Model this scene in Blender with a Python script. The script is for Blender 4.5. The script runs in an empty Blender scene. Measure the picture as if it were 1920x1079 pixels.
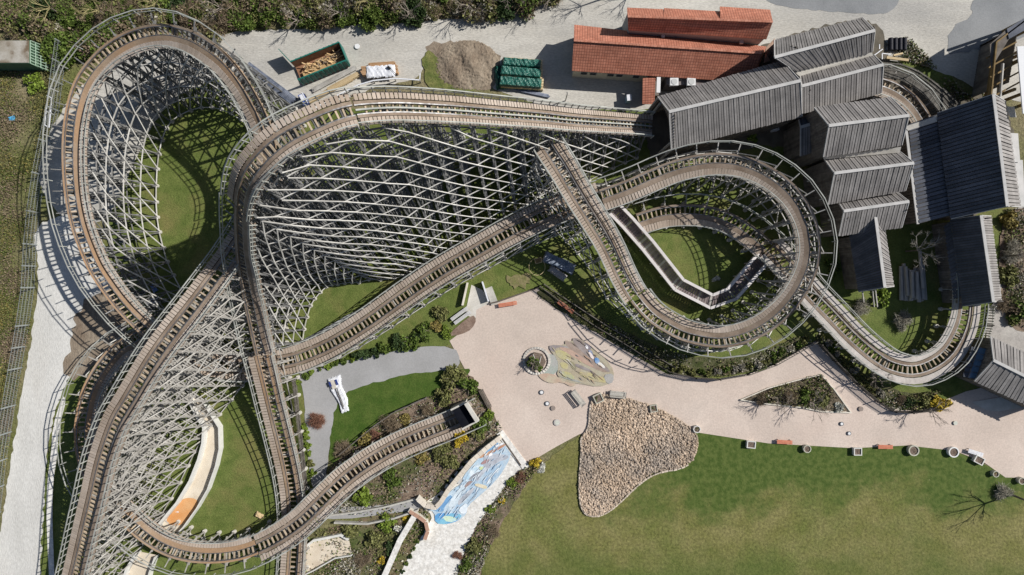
import bpy, math, random
import numpy as np
from mathutils import Vector
from mathutils.geometry import tessellate_polygon
R = math.radians
random.seed(7); rng = np.random.default_rng(7)
scene = bpy.context.scene
COL = scene.collection
H = 72.0          # drone height over the ground, metres
S0 = 15.0         # photo pixels per metre on the ground

# ---------------- camera, sky, sun, exposure ----------------
cam = bpy.data.cameras.new('camera'); cam.sensor_width = 36; cam.lens = 20.25
cam.clip_start = 1; cam.clip_end = 1500
cam_o = bpy.data.objects.new('camera', cam); COL.objects.link(cam_o)
cam_o.location = (0, 0, H); cam_o.rotation_euler = (0, 0, 0)
scene.camera = cam_o
SUN_EL = 40.5; SUN_AZ = 19.0       # azimuth counted from +X towards +Y
w = bpy.data.worlds.new('World'); scene.world = w; w.use_nodes = True
nt = w.node_tree; bg = nt.nodes['Background']
sky = nt.nodes.new('ShaderNodeTexSky'); sky.sky_type = 'NISHITA'; sky.sun_disc = False
sky.sun_elevation = R(SUN_EL); sky.sun_rotation = R(90 - SUN_AZ)
nt.links.new(sky.outputs[0], bg.inputs[0]); bg.inputs[1].default_value = 0.062
sl = bpy.data.lights.new('sun', 'SUN'); sl.energy = 5.0; sl.angle = R(0.5); sl.color = (1, 0.955, 0.89)
so = bpy.data.objects.new('sun', sl); COL.objects.link(so)
sd = Vector((math.cos(R(SUN_EL)) * math.cos(R(SUN_AZ)), math.cos(R(SUN_EL)) * math.sin(R(SUN_AZ)), math.sin(R(SUN_EL))))
so.rotation_euler = sd.to_track_quat('Z', 'Y').to_euler(); so.location = sd * 150
scene.view_settings.view_transform = 'Standard'; scene.view_settings.look = 'None'
scene.view_settings.gamma = 1; scene.view_settings.exposure = 0.0
scene.view_settings.use_curve_mapping = False

def at(px, py, z=0.0):
    k = (H - z) / H / S0
    return Vector(((px - 960) * k, (540 - py) * k, z))

# ---------------- materials ----------------
MATS = {}
def mat(name, c1, c2=None, scale=3.0, rough=0.85, island=0.0, fine=0.0, fscale=25.0, bump=0.0, c3=None, s3=0.3, t3=(0.45, 0.6), spec=0.2, metal=0.0, stretch=None, detail=6, contrast=(0.35, 0.65)):
    """two-tone noise, optional large patches (c3), optional per-island value change, optional fine grain"""
    if name in MATS: return MATS[name]
    m = bpy.data.materials.new(name); m.use_nodes = True; MATS[name] = m
    t = m.node_tree; N = t.nodes; L = t.links; b = N['Principled BSDF']
    b.inputs['Roughness'].default_value = rough; b.inputs['Specular IOR Level'].default_value = spec
    b.inputs['Metallic'].default_value = metal
    tc = N.new('ShaderNodeTexCoord'); src = tc.outputs['Object']
    if stretch:
        mp = N.new('ShaderNodeMapping'); mp.inputs['Scale'].default_value = stretch; L.new(src, mp.inputs[0]); src = mp.outputs[0]
    def noise(sc, det=6, r=0.6):
        n = N.new('ShaderNodeTexNoise'); n.inputs['Scale'].default_value = sc; n.inputs['Detail'].default_value = det; n.inputs['Roughness'].default_value = r
        L.new(src, n.inputs['Vector']); return n.outputs['Fac']
    def ramp(f, p0, p1):
        r = N.new('ShaderNodeMapRange'); r.inputs[1].default_value = p0; r.inputs[2].default_value = p1; L.new(f, r.inputs[0]); return r.outputs[0]
    def mix(f, a, c):
        x = N.new('ShaderNodeMix'); x.data_type = 'RGBA'
        if f is None: x.inputs[0].default_value = 0.5
        elif isinstance(f, float): x.inputs[0].default_value = f
        else: L.new(f, x.inputs[0])
        for i, v in ((6, a), (7, c)):
            if isinstance(v, tuple): x.inputs[i].default_value = (*v, 1)
            else: L.new(v, x.inputs[i])
        return x.outputs[2]
    col = c1
    if c2: col = mix(ramp(noise(scale, detail), *contrast), c1, c2)
    if c3: col = mix(ramp(noise(s3, 5, 0.62), *t3), col, c3)
    val = None
    if island:
        g = N.new('ShaderNodeNewGeometry'); mr = N.new('ShaderNodeMapRange')
        mr.inputs[3].default_value = 1 - island; mr.inputs[4].default_value = 1 + island; L.new(g.outputs['Random Per Island'], mr.inputs[0]); val = mr.outputs[0]
    if fine:
        f = ramp(noise(fscale, 3, 0.7), 0.3, 0.7); mr = N.new('ShaderNodeMapRange')
        mr.inputs[3].default_value = 1 - fine; mr.inputs[4].default_value = 1 + fine; L.new(f, mr.inputs[0])
        if val is None: val = mr.outputs[0]
        else:
            mm = N.new('ShaderNodeMath'); mm.operation = 'MULTIPLY'; L.new(val, mm.inputs[0]); L.new(mr.outputs[0], mm.inputs[1]); val = mm.outputs[0]
    if val is not None:
        h = N.new('ShaderNodeHueSaturation'); L.new(val, h.inputs['Value'])
        if isinstance(col, tuple): h.inputs['Color'].default_value = (*col, 1)
        else: L.new(col, h.inputs['Color'])
        col = h.outputs[0]
    if isinstance(col, tuple): b.inputs['Base Color'].default_value = (*col, 1)
    else: L.new(col, b.inputs['Base Color'])
    if bump:
        bp = N.new('ShaderNodeBump'); bp.inputs['Strength'].default_value = 1.0; bp.inputs['Distance'].default_value = bump
        L.new(noise(fscale, 4, 0.7), bp.inputs['Height']); L.new(bp.outputs[0], b.inputs['Normal'])
    return m

WOOD = lambda: mat('weathered_timber', (0.34, 0.325, 0.3), (0.5, 0.485, 0.455), 1.2, island=0.22, fine=0.12, fscale=9)
WOODL = lambda: mat('pale_brace_timber', (0.44, 0.43, 0.405), (0.6, 0.59, 0.56), 1.2, island=0.2, fine=0.12, fscale=9)
WOODD = lambda: mat('dark_weathered_timber', (0.15, 0.15, 0.15), (0.27, 0.27, 0.265), 1.2, island=0.3, fine=0.12, fscale=9)  # weathered timber, darkened further to paint the shade inside the lattice
DECK = lambda: mat('walkway_boards', (0.34, 0.275, 0.22), (0.46, 0.395, 0.34), 0.25, island=0.09, fine=0.1, fscale=8)
RAILW = lambda: mat('track_beam_timber', (0.18, 0.135, 0.1), (0.3, 0.24, 0.19), 0.4, island=0.1, fine=0.15, fscale=6)
RAILR = lambda: mat('rusty_track_beam', (0.22, 0.16, 0.11), (0.33, 0.26, 0.195), 0.4, c3=(0.36, 0.23, 0.135), s3=0.08, t3=(0.45, 0.65), fine=0.15, fscale=6)
TIE = lambda: mat('cross_tie_timber', (0.3, 0.24, 0.17), (0.44, 0.36, 0.27), 1.5, island=0.3)
HANDR = lambda: mat('handrail_timber', (0.3, 0.31, 0.29), (0.42, 0.43, 0.4), 0.8, island=0.15)
CONC = lambda: mat('concrete', (0.5, 0.48, 0.43), (0.62, 0.6, 0.56), 0.9, fine=0.12, fscale=12)
STEEL = lambda: mat('worn_steel', (0.12, 0.12, 0.12), (0.3, 0.3, 0.31), 3, rough=0.45, metal=0.6)

# ---------------- mesh collector ----------------
class MB:
    def __init__(s): s.B = []; s.V = []; s.F = []; s.FM = []; s.mats = []
    def mi(s, m):
        if m not in s.mats: s.mats.append(m)
        return s.mats.index(m)
    def beam(s, p, q, w, h, m, up=None):
        """box of width w, height h from p to q (centre line)"""
        s.B.append((*p, *q, w, h, *(up if up is not None else (0, 0, 0)), s.mi(m)))
    def poly(s, pts, m):
        b = len(s.V); s.V += [tuple(p) for p in pts]; s.F.append(tuple(range(b, b + len(pts)))); s.FM.append(s.mi(m))
    def prism(s, pts, z0, z1, m, mtop=None):
        """vertical prism over an XY outline (concave allowed)"""
        n = len(pts); b = len(s.V)
        s.V += [(p[0], p[1], z0) for p in pts] + [(p[0], p[1], z1) for p in pts]
        k = s.mi(m); kt = s.mi(mtop or m)
        for i in range(n):
            j = (i + 1) % n; s.F.append((b + i, b + j, b + n + j, b + n + i)); s.FM.append(k)
        s.F.append(tuple(range(b + n, b + 2 * n))); s.FM.append(kt)
        s.F.append(tuple(range(b + n - 1, b - 1, -1))); s.FM.append(k)
    def tube(s, p, q, r0, r1, m, n=8, cap=True):
        p = Vector(p); q = Vector(q); d = (q - p).normalized()
        a = d.orthogonal().normalized(); c = d.cross(a); b = len(s.V); k = s.mi(m)
        for e, r in ((p, r0), (q, r1)):
            for i in range(n):
                t = 2 * math.pi * i / n; s.V.append(tuple(e + (a * math.cos(t) + c * math.sin(t)) * r))
        for i in range(n):
            j = (i + 1) % n; s.F.append((b + i, b + j, b + n + j, b + n + i)); s.FM.append(k)
        if cap: s.F.append(tuple(range(b + n, b + 2 * n))); s.FM.append(k); s.F.append(tuple(range(b + n - 1, b - 1, -1))); s.FM.append(k)
    def build(s, name, parent=None, smooth=False):
        V = [np.array(s.V, float).reshape(-1, 3)]; F = list(s.F); FM = list(s.FM)
        if s.B:
            A = np.array(s.B, float); P = A[:, 0:3]; Q = A[:, 3:6]; W = A[:, 6:7] / 2; HH = A[:, 7:8] / 2; U = A[:, 8:11].copy()
            d = Q - P; d /= np.maximum(np.linalg.norm(d, axis=1, keepdims=True), 1e-9)
            no = np.abs(U).sum(1) < 1e-9; U[no] = (0, 0, 1); vert = no & (np.abs(d[:, 2]) > 0.95); U[vert] = (1, 0, 0)
            sx = np.cross(d, U); sx /= np.maximum(np.linalg.norm(sx, axis=1, keepdims=True), 1e-9); u = np.cross(sx, d)
            c = [P - sx * W - u * HH, P + sx * W - u * HH, P + sx * W + u * HH, P - sx * W + u * HH, Q - sx * W - u * HH, Q + sx * W - u * HH, Q + sx * W + u * HH, Q - sx * W + u * HH]
            BV = np.stack(c, 1).reshape(-1, 3); o = len(s.V); V.append(BV)
            q = np.array([(0, 3, 2, 1), (4, 5, 6, 7), (0, 1, 5, 4), (1, 2, 6, 5), (2, 3, 7, 6), (3, 0, 4, 7)])
            n = len(A); BF = (q[None] + (np.arange(n) * 8)[:, None, None] + o).reshape(-1, 4)
            F += [tuple(x) for x in BF.tolist()]; FM += np.repeat(A[:, 11].astype(int), 6).tolist()
        me = bpy.data.meshes.new(name); VV = np.concatenate(V)
        org = Vector((0, 0, 0))
        me.from_pydata([tuple(v) for v in VV.tolist()], [], F)
        for m in s.mats: me.materials.append(m)
        me.polygons.foreach_set('material_index', FM)
        if smooth: me.polygons.foreach_set('use_smooth', [True] * len(F))
        me.update()
        ob = bpy.data.objects.new(name, me); COL.objects.link(ob)
        if parent: ob.parent = parent
        return ob

def np_mesh(name, V, F, mats, mi=None, parent=None):
    me = bpy.data.meshes.new(name); n = len(F); k = F.shape[1]
    me.vertices.add(len(V)); me.vertices.foreach_set('co', np.asarray(V, np.float32).ravel())
    me.loops.add(n * k); me.loops.foreach_set('vertex_index', F.astype(np.int32).ravel())
    me.polygons.add(n); me.polygons.foreach_set('loop_start', np.arange(0, n * k, k, dtype=np.int32))
    me.polygons.foreach_set('loop_total', np.full(n, k, np.int32))
    for m in mats: me.materials.append(m)
    if mi is not None: me.polygons.foreach_set('material_index', np.asarray(mi, np.int32))
    me.update(calc_edges=True)
    ob = bpy.data.objects.new(name, me); COL.objects.link(ob)
    if parent: ob.parent = parent
    return ob

def tag(o, label=None, cat=None, group=None, kind=None):
    if label: o['label'] = label
    if cat: o['category'] = cat
    if group: o['group'] = group
    if kind: o['kind'] = kind
    return o
def empty(name, label, cat, loc=(0, 0, 0), group=None):
    o = bpy.data.objects.new(name, None); COL.objects.link(o); o.location = loc; o.empty_display_size = 0.5
    return tag(o, label, cat, group)
def dup(o, loc, rz=0.0, label=None, group=None, sc=None):
    r = o.copy(); COL.objects.link(r); r.location = loc; r.rotation_euler = (0, 0, rz)
    if sc: r.scale = (sc, sc, sc) if not isinstance(sc, tuple) else sc
    if label: r['label'] = label
    if group: r['group'] = group
    for ch in o.children:
        c = ch.copy(); COL.objects.link(c); c.parent = r
        for g in ch.children:
            d = g.copy(); COL.objects.link(d); d.parent = c
    return r

# ---------------- ground sheets ----------------
def chaikin(p, n=2):
    for _ in range(n):
        q = []
        for i in range(len(p)):
            a = p[i]; b = p[(i + 1) % len(p)]
            q += [(a[0] * .75 + b[0] * .25, a[1] * .75 + b[1] * .25), (a[0] * .25 + b[0] * .75, a[1] * .25 + b[1] * .75)]
        p = q
    return p
def rough_edge(p, step=0.5, amp=0.12):
    out = []
    for i in range(len(p)):
        a = Vector(p[i]); b = Vector(p[(i + 1) % len(p)]); d = b - a; n = max(1, int(d.length / step)); nn = Vector((-d.y, d.x)).normalized() if d.length > 0 else Vector((0, 0))
        for k in range(n): out.append(a + d * (k / n) + nn * random.uniform(-amp, amp))
    return out
LEV = [0]
def sheet(name, px, m, z=None, smooth=2, amp=0.0, kind='structure', step=0.5):
    p = [(at(x, y).x, at(x, y).y) for x, y in px]
    if smooth: p = chaikin(p, smooth)
    if amp: p = [tuple(v) for v in rough_edge(p, step, amp)]
    if z is None: LEV[0] += 1; z = 0.004 * LEV[0]
    pts = [Vector((x, y, z)) for x, y in p]
    tri = tessellate_polygon([pts])
    V = np.array([(v.x, v.y, v.z) for v in pts]); F = np.array(tri)
    a, b, c = V[F[:, 0]], V[F[:, 1]], V[F[:, 2]]
    flip = np.cross(b - a, c - a)[:, 2] < 0; F[flip] = F[flip][:, ::-1]
    o = np_mesh(name, V, F, [m]); o['kind'] = kind
    return o
GR_ROUGH = mat('rough_ground', (0.17, 0.15, 0.08), (0.25, 0.215, 0.13), 0.5, c3=(0.13, 0.145, 0.045), s3=0.06, t3=(0.42, 0.6), fine=0.4, fscale=3.5, bump=0.15, island=0)
GR_GRASS = mat('coaster_grass', (0.09, 0.125, 0.028), (0.145, 0.175, 0.048), 0.7, c3=(0.18, 0.17, 0.06), s3=0.16, t3=(0.5, 0.68), fine=0.25, fscale=5, bump=0.08)
GR_LAWN = mat('lawn_grass', (0.15, 0.15, 0.045), (0.205, 0.19, 0.075), 0.35, c3=(0.09, 0.125, 0.025), s3=0.07, t3=(0.5, 0.72), fine=0.38, fscale=3, bump=0.08)
GR_GREEN = mat('fresh_lawn_grass', (0.045, 0.09, 0.012), (0.085, 0.125, 0.025), 0.6, c3=(0.14, 0.14, 0.045), s3=0.09, t3=(0.58, 0.72), fine=0.2, fscale=5, bump=0.06)
GRAVEL = mat('pale_gravel', (0.46, 0.44, 0.395), (0.58, 0.56, 0.51), 0.35, c3=(0.33, 0.325, 0.31), s3=0.09, t3=(0.42, 0.72), fine=0.2, fscale=7, bump=0.03, stretch=(0.35, 1, 1))
GRAVEL2 = mat('chalk_gravel', (0.54, 0.535, 0.51), (0.65, 0.645, 0.62), 0.4, c3=(0.42, 0.4, 0.36), s3=0.1, t3=(0.48, 0.72), fine=0.16, fscale=7, bump=0.03, stretch=(1, 0.3, 1))
DIRT = mat('bare_dirt', (0.2, 0.155, 0.115), (0.31, 0.26, 0.2), 0.4, fine=0.25, fscale=4, bump=0.1, stretch=(1, 0.5, 1))
PINK = mat('pink_paving', (0.55, 0.455, 0.395), (0.62, 0.53, 0.465), 0.12, fine=0.13, fscale=5, c3=(0.47, 0.4, 0.35), s3=0.08, t3=(0.45, 0.75))
ASPH = mat('grey_asphalt', (0.3, 0.3, 0.3), (0.38, 0.38, 0.385), 0.15, fine=0.1, fscale=6, c3=(0.48, 0.48, 0.47), s3=0.1, t3=(0.62, 0.72))
ASPHD = mat('dark_asphalt', (0.2, 0.21, 0.22), (0.27, 0.28, 0.29), 0.2, fine=0.12, fscale=6)
MULCH = mat('bark_mulch', (0.14, 0.1, 0.075), (0.26, 0.2, 0.15), 1.2, fine=0.35, fscale=5, bump=0.1, c3=(0.09, 0.1, 0.04), s3=0.25, t3=(0.5, 0.62))
MULCHR = mat('reddish_bark_mulch', (0.19, 0.13, 0.1), (0.27, 0.2, 0.16), 1.0, fine=0.2, fscale=5, bump=0.05)
COBB = mat('white_cobbles', (0.62, 0.6, 0.56), (0.78, 0.77, 0.74), 1.5, fine=0.22, fscale=3.5, bump=0.03, c3=(0.5, 0.47, 0.42), s3=0.2, t3=(0.6, 0.75))
PALE = mat('pale_flagstone', (0.6, 0.56, 0.48), (0.7, 0.66, 0.58), 0.8, fine=0.1)

def zone_lawn():
    m = GR_LAWN; t = m.node_tree; N = t.nodes; L = t.links; b = N['Principled BSDF']; old = b.inputs['Base Color'].links[0].from_socket
    tc = N.new('ShaderNodeTexCoord'); sp = N.new('ShaderNodeSeparateXYZ'); L.new(tc.outputs['Object'], sp.inputs[0])
    n = N.new('ShaderNodeTexNoise'); n.inputs['Scale'].default_value = 0.09; n.inputs['Detail'].default_value = 8; n.inputs['Roughness'].default_value = .68; L.new(tc.outputs['Object'], n.inputs['Vector'])
    def ma(op, a, c):
        x = N.new('ShaderNodeMath'); x.operation = op
        for i, v in ((0, a), (1, c)):
            if isinstance(v, (int, float)): x.inputs[i].default_value = v
            else: L.new(v, x.inputs[i])
        return x.outputs[0]
    nn = ma('MULTIPLY', ma('SUBTRACT', n.outputs[0], .5), 26)
    def ss(v, a, c):
        x = N.new('ShaderNodeMapRange'); x.interpolation_type = 'SMOOTHSTEP'; x.inputs[1].default_value = a; x.inputs[2].default_value = c; L.new(v, x.inputs[0]); return x.outputs[0]
    band = ma('MULTIPLY', ss(ma('ADD', sp.outputs[1], nn), -28.5, -24), ss(ma('ADD', sp.outputs[0], nn), 13, 20))
    low = ma('MULTIPLY', ss(ma('ADD', sp.outputs[1], nn), -31, -37), .55)
    f = ma('MAXIMUM', band, low)
    n2 = N.new('ShaderNodeTexNoise'); n2.inputs['Scale'].default_value = 1.6; n2.inputs['Detail'].default_value = 6; L.new(tc.outputs['Object'], n2.inputs['Vector'])
    g = N.new('ShaderNodeMix'); g.data_type = 'RGBA'; L.new(ss(n2.outputs[0], .35, .65), g.inputs[0]); g.inputs[6].default_value = (0.055, 0.092, 0.016, 1); g.inputs[7].default_value = (0.1, 0.135, 0.032, 1)
    x = N.new('ShaderNodeMix'); x.data_type = 'RGBA'; L.new(f, x.inputs[0]); L.new(old, x.inputs[6]); L.new(g.outputs[2], x.inputs[7])
    # thin straw specks and bare scuffs
    n3 = N.new('ShaderNodeTexNoise'); n3.inputs['Scale'].default_value = 2.6; n3.inputs['Detail'].default_value = 8; n3.inputs['Roughness'].default_value = .75; L.new(tc.outputs['Object'], n3.inputs['Vector'])
    y = N.new('ShaderNodeMix'); y.data_type = 'RGBA'; L.new(ma('MULTIPLY', ss(n3.outputs[0], .6, .72), .6), y.inputs[0]); L.new(x.outputs[2], y.inputs[6]); y.inputs[7].default_value = (0.3, 0.26, 0.15, 1)
    L.new(y.outputs[2], b.inputs['Base Color'])
zone_lawn()
sheet('ground', [(-5000, -5000), (7000, -5000), (7000, 6000), (-5000, 6000)], GR_ROUGH, z=-0.01, smooth=0)
sheet('grass_field', [(250, 150), (480, 150), (560, 215), (1200, 195), (1500, 160), (1640, 105), (1720, 60), (1790, 140), (1830, 250), (1900, 420), (1900, 640), (1830, 760), (1760, 790), (1600, 740), (1280, 720), (1100, 640), (1000, 560), (860, 640), (600, 760), (590, 1240), (60, 1240), (85, 860), (110, 740), (180, 560), (215, 300)], GR_GRASS, amp=0.25)
sheet('gravel_road', [(60, 330), (110, 210), (180, 130), (300, 78), (400, 64), (560, 54), (760, 42), (900, 32), (1010, 14), (1080, -120), (2600, -120), (2600, 260), (1890, 200), (1790, 145), (1700, 112), (1640, 120), (1450, 165), (1205, 212), (1010, 200), (990, 188), (930, 175), (890, 120), (800, 88), (790, 150), (720, 160), (620, 195), (565, 215), (520, 190), (470, 140), (400, 150), (330, 180), (285, 235), (240, 330), (200, 420), (120, 420)], GRAVEL, amp=0.15)
sheet('dirt_track', [(60, 430), (115, 400), (190, 430), (215, 540), (180, 640), (130, 700), (92, 800), (78, 1000), (72, 1260), (-60, 1260), (2, 1000), (22, 850), (50, 690), (66, 590), (74, 510)], GRAVEL2, amp=0.15)
sheet('dirt_verge', [(150, 560), (200, 545), (250, 600), (230, 660), (180, 690), (130, 720), (118, 690), (135, 640)], DIRT, amp=0.4)
sheet('dirt_heap_ground', [(792, 84), (850, 76), (935, 92), (940, 130), (925, 165), (890, 172), (850, 150), (815, 122)], DIRT, amp=0.3)
sheet('asphalt_patch', [(1440, -20), (1690, -20), (1678, 28), (1600, 26), (1500, 18), (1430, 6)], ASPHD, amp=0.1)
sheet('asphalt_yard', [(1810, 12), (1880, -40), (2300, -60), (2300, 120), (1930, 60), (1830, 95), (1770, 108), (1785, 45), (1830, 30)], ASPHD, amp=0.2)
sheet('lawn', [(850, 1300), (905, 1050), (950, 950), (1015, 872), (1085, 815), (1200, 760), (1310, 808), (1440, 828), (1600, 836), (1700, 830), (1800, 845), (1880, 893), (2600, 900), (2600, 1300)], GR_LAWN, amp=0.12)
sheet('plaza', [(843, 640), (880, 612), (888, 580), (905, 572), (930, 568), (1008, 541), (1050, 580), (1150, 645), (1250, 702), (1340, 712), (1430, 696), (1528, 640), (1575, 685), (1660, 765), (1720, 772), (1810, 735), (1960, 700), (2600, 690), (2600, 910), (1885, 896), (1845, 868), (1790, 846), (1700, 836), (1600, 841), (1440, 832), (1310, 812), (1240, 790), (1190, 800), (1086, 815), (1040, 840), (986, 872), (938, 815), (900, 745), (870, 690)], PINK, smooth=0)
sheet('grey_pavement', [(872, 590), (884, 535), (905, 545), (920, 568), (893, 582), (892, 600)], CONC(), smooth=0)
sheet('asphalt_path', [(556, 700), (590, 690), (845, 636), (872, 692), (800, 700), (720, 714), (650, 738), (630, 775), (620, 830), (606, 930), (585, 920), (578, 860), (572, 800), (572, 740)], ASPH, amp=0.06)
sheet('garden_lawn', [(640, 738), (720, 712), (800, 698), (872, 690), (890, 700), (800, 750), (700, 800), (650, 850), (615, 880), (622, 800), (630, 760)], GR_GREEN, amp=0.15)
sheet('garden_bed', [(612, 880), (650, 850), (700, 800), (760, 765), (830, 730), (875, 690), (905, 740), (944, 806), (900, 835), (850, 890), (805, 950), (700, 968), (620, 960)], MULCH, amp=0.2)
sheet('lower_bed', [(560, 1000), (640, 985), (700, 968), (805, 950), (800, 990), (745, 1080), (690, 1240), (560, 1240)], mat('leafy_ground', (0.06, 0.09, 0.02), (0.15, 0.14, 0.07), 0.8, fine=0.3, fscale=5, bump=0.1, c3=(0.2, 0.15, 0.1), s3=0.3), amp=0.2)
sheet('cobbled_path', [(936, 815), (988, 873), (962, 893), (900, 975), (862, 1050), (820, 1240), (690, 1240), (745, 1080), (800, 990), (812, 966), (790, 952), (800, 940), (826, 925), (850, 890), (885, 855)], COBB, amp=0.05, smooth=1)
sheet('planting_bed', [(986, 874), (1016, 870), (975, 925), (930, 1000), (893, 1090), (860, 1240), (826, 1240), (862, 1050), (900, 975), (962, 893)], MULCH, amp=0.15)
sheet('grey_footpath', [(575, 950), (640, 952), (720, 948), (790, 935), (800, 945), (786, 956), (720, 965), (640, 975), (580, 970)], ASPH, smooth=1)
sheet('seat_bed', [(838, 632), (858, 612), (886, 590), (894, 600), (885, 618), (866, 628)], MULCHR, smooth=1)
sheet('fence_bed', [(1000, 552), (1060, 590), (1160, 650), (1258, 702), (1340, 710), (1430, 694), (1525, 640), (1500, 628), (1400, 672), (1300, 672), (1200, 640), (1100, 580), (1020, 540)], mat('ivy_bed', (0.045, 0.06, 0.015), (0.13, 0.12, 0.07), 1.2, fine=0.3, fscale=5, bump=0.1), amp=0.15)
sheet('corner_bed', [(1530, 622), (1560, 650), (1620, 705), (1700, 742), (1760, 730), (1760, 768), (1670, 770), (1620, 735), (1570, 685), (1528, 640)], mat('ivy_bed', (0, 0, 0)), amp=0.1)
sheet('grey_path', [(1845, 590), (1870, 560), (1878, 400), (1940, 380), (2300, 380), (2300, 700), (1900, 700), (1850, 660)], mat('grey_gravel', (0.34, 0.32, 0.3), (0.44, 0.42, 0.39), 0.5, fine=0.2, fscale=6), amp=0.1)
sheet('shrub_bed', [(1880, 395), (1960, 385), (2100, 400), (2100, 640), (1920, 630), (1882, 600), (1872, 500)], MULCH, amp=0.2)
sheet('paved_apron', [(1822, 754), (1885, 744), (1890, 752), (1960, 735), (1960, 758), (1870, 772), (1850, 770), (1828, 760)], CONC(), smooth=0)
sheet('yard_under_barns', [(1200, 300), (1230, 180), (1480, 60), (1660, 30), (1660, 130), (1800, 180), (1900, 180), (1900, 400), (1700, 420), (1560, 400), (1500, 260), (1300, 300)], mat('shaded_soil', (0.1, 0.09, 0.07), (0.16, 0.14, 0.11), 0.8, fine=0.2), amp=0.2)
sheet('concrete_gutter', [(118, 742), (126, 750), (112, 800), (108, 860), (101, 900), (99, 960), (101, 1020), (104, 1100), (94, 1100), (90, 1020), (88, 960), (90, 900), (97, 850), (100, 800)], COBB, smooth=1)
# patches of worn turf and weeds
sheet('weed_verge', [(792, 100), (810, 98), (830, 120), (870, 145), (900, 170), (850, 172), (795, 165)], mat('weedy_grass', (0.09, 0.12, 0.03), (0.2, 0.2, 0.07), 1.0, fine=0.3, fscale=5, bump=0.1), amp=0.3)
sheet('bare_patch', [(950, 515), (985, 510), (998, 530), (975, 545), (950, 538)], mat('straw_turf', (0.24, 0.2, 0.11), (0.14, 0.15, 0.05), 1.4, fine=0.3, fscale=5), amp=0.4)
# painted pictures on the paving
blotch_name = ['']
def blotch(lst, z0):
    for k, (pts, c, c2) in enumerate(lst):
        m = mat('%s_%d' % (blotch_name[0], k), c, c2, 0.9, fine=0.12, fscale=5, contrast=(0.4, 0.6))
        yield pts, m, z0 + k * 0.004
def painting(name, label, lst, z0, sm=1):
    blotch_name[0] = name
    root = empty(name, label, 'painting')
    for pts, m, z in blotch(lst, z0):
        o = sheet('paint_shape', pts, m, z=z, smooth=sm); del o['kind']; o.parent = root
LB = [0]
blue = (0.22, 0.4, 0.6); pale = (0.5, 0.6, 0.68); ice = (0.68, 0.76, 0.82); deep = (0.14, 0.3, 0.53)
P = lambda L: [(700 + x / 6, 800 + y / 6) for x, y in L]
painting('pavement_painting', 'blue and white waterfall painted on pale cobbled path', [
    (P([(1400, 175), (1530, 220), (1550, 330), (1480, 470), (1370, 620), (1240, 740), (1050, 900), (1055, 980), (960, 1060), (830, 1100), (700, 1080), (690, 960), (600, 930), (600, 890), (700, 900), (820, 780), (900, 700), (1000, 640), (1010, 560), (1120, 430), (1250, 280)]), pale, (0.36, 0.5, 0.64)),
    (P([(600, 885), (740, 890), (860, 760), (900, 800), (800, 900), (790, 960), (690, 955)]), deep, blue),
    (P([(690, 975), (860, 970), (1010, 985), (950, 1060), (830, 1100), (700, 1090)]), (0.22, 0.5, 0.66), (0.1, 0.3, 0.6)),
    (P([(760, 1000), (900, 1010), (960, 1050), (840, 1085)]), (0.62, 0.74, 0.5), (0.5, 0.7, 0.72)),
    (P([(850, 850), (960, 700), (1050, 620), (1060, 700), (960, 860), (860, 960)]), ice, pale),
    (P([(960, 820), (1120, 680), (1150, 700), (1000, 860), (950, 890)]), (0.34, 0.37, 0.42), (0.48, 0.5, 0.55)),
    (P([(1020, 620), (1120, 450), (1250, 420), (1220, 500), (1090, 600)]), ice, (0.4, 0.58, 0.72)),
    (P([(1240, 330), (1340, 300), (1520, 320), (1520, 360), (1400, 400), (1240, 520), (1180, 620), (1140, 600), (1250, 450)]), (0.38, 0.4, 0.45), (0.52, 0.56, 0.62)),
    (P([(1250, 270), (1390, 175), (1415, 185), (1330, 270), (1260, 300)]), deep, blue),
    (P([(1180, 340), (1440, 210), (1500, 190), (1460, 235), (1250, 340), (1190, 360)]), (0.42, 0.2, 0.13), (0.5, 0.3, 0.2)),
    (P([(1020, 680), (1070, 610), (1125, 610), (1100, 640), (1050, 680)]), (0.26, 0.2, 0.2), (0.4, 0.3, 0.28)),
    (P([(1210, 410), (1270, 365), (1310, 370), (1270, 410), (1220, 430)]), (0.36, 0.2, 0.2), (0.45, 0.33, 0.33)),
    (P([(1070, 590), (1150, 520), (1215, 500), (1160, 560), (1090, 605)]), (0.24, 0.25, 0.3), (0.4, 0.42, 0.45)),
    (P([(1220, 635), (1330, 510), (1350, 520), (1245, 645)]), (0.22, 0.36, 0.56), pale),
    (P([(1265, 640), (1400, 460), (1420, 470), (1290, 645)]), ice, (0.75, 0.8, 0.84)),
    (P([(1320, 620), (1440, 420), (1460, 430), (1345, 625)]), (0.25, 0.42, 0.6), pale),
    (P([(1040, 900), (1200, 690), (1215, 700), (1060, 900)]), (0.25, 0.42, 0.6), pale),
    (P([(950, 930), (1060, 840), (1060, 960), (1000, 985)]), (0.75, 0.8, 0.85), ice),
    (P([(1140, 640), (1200, 640), (1285, 665), (1275, 705), (1150, 670)]), (0.62, 0.55, 0.36), (0.7, 0.64, 0.5)),
    (P([(1290, 320), (1330, 290), (1345, 315), (1305, 340)]), (0.82, 0.83, 0.85), None),
    (P([(1375, 215), (1420, 195), (1430, 215), (1385, 240)]), (0.82, 0.83, 0.85), None),
    (P([(1420, 195), (1455, 175), (1465, 195), (1430, 215)]), (0.8, 0.81, 0.84), None),
    (P([(1190, 450), (1240, 445), (1245, 480), (1200, 490)]), (0.6, 0.68, 0.3), (0.6, 0.72, 0.55)),
    (P([(940, 585), (1000, 575), (1000, 620), (955, 655)]), (0.4, 0.4, 0.4), (0.5, 0.5, 0.5)),
], 0.15)
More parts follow.
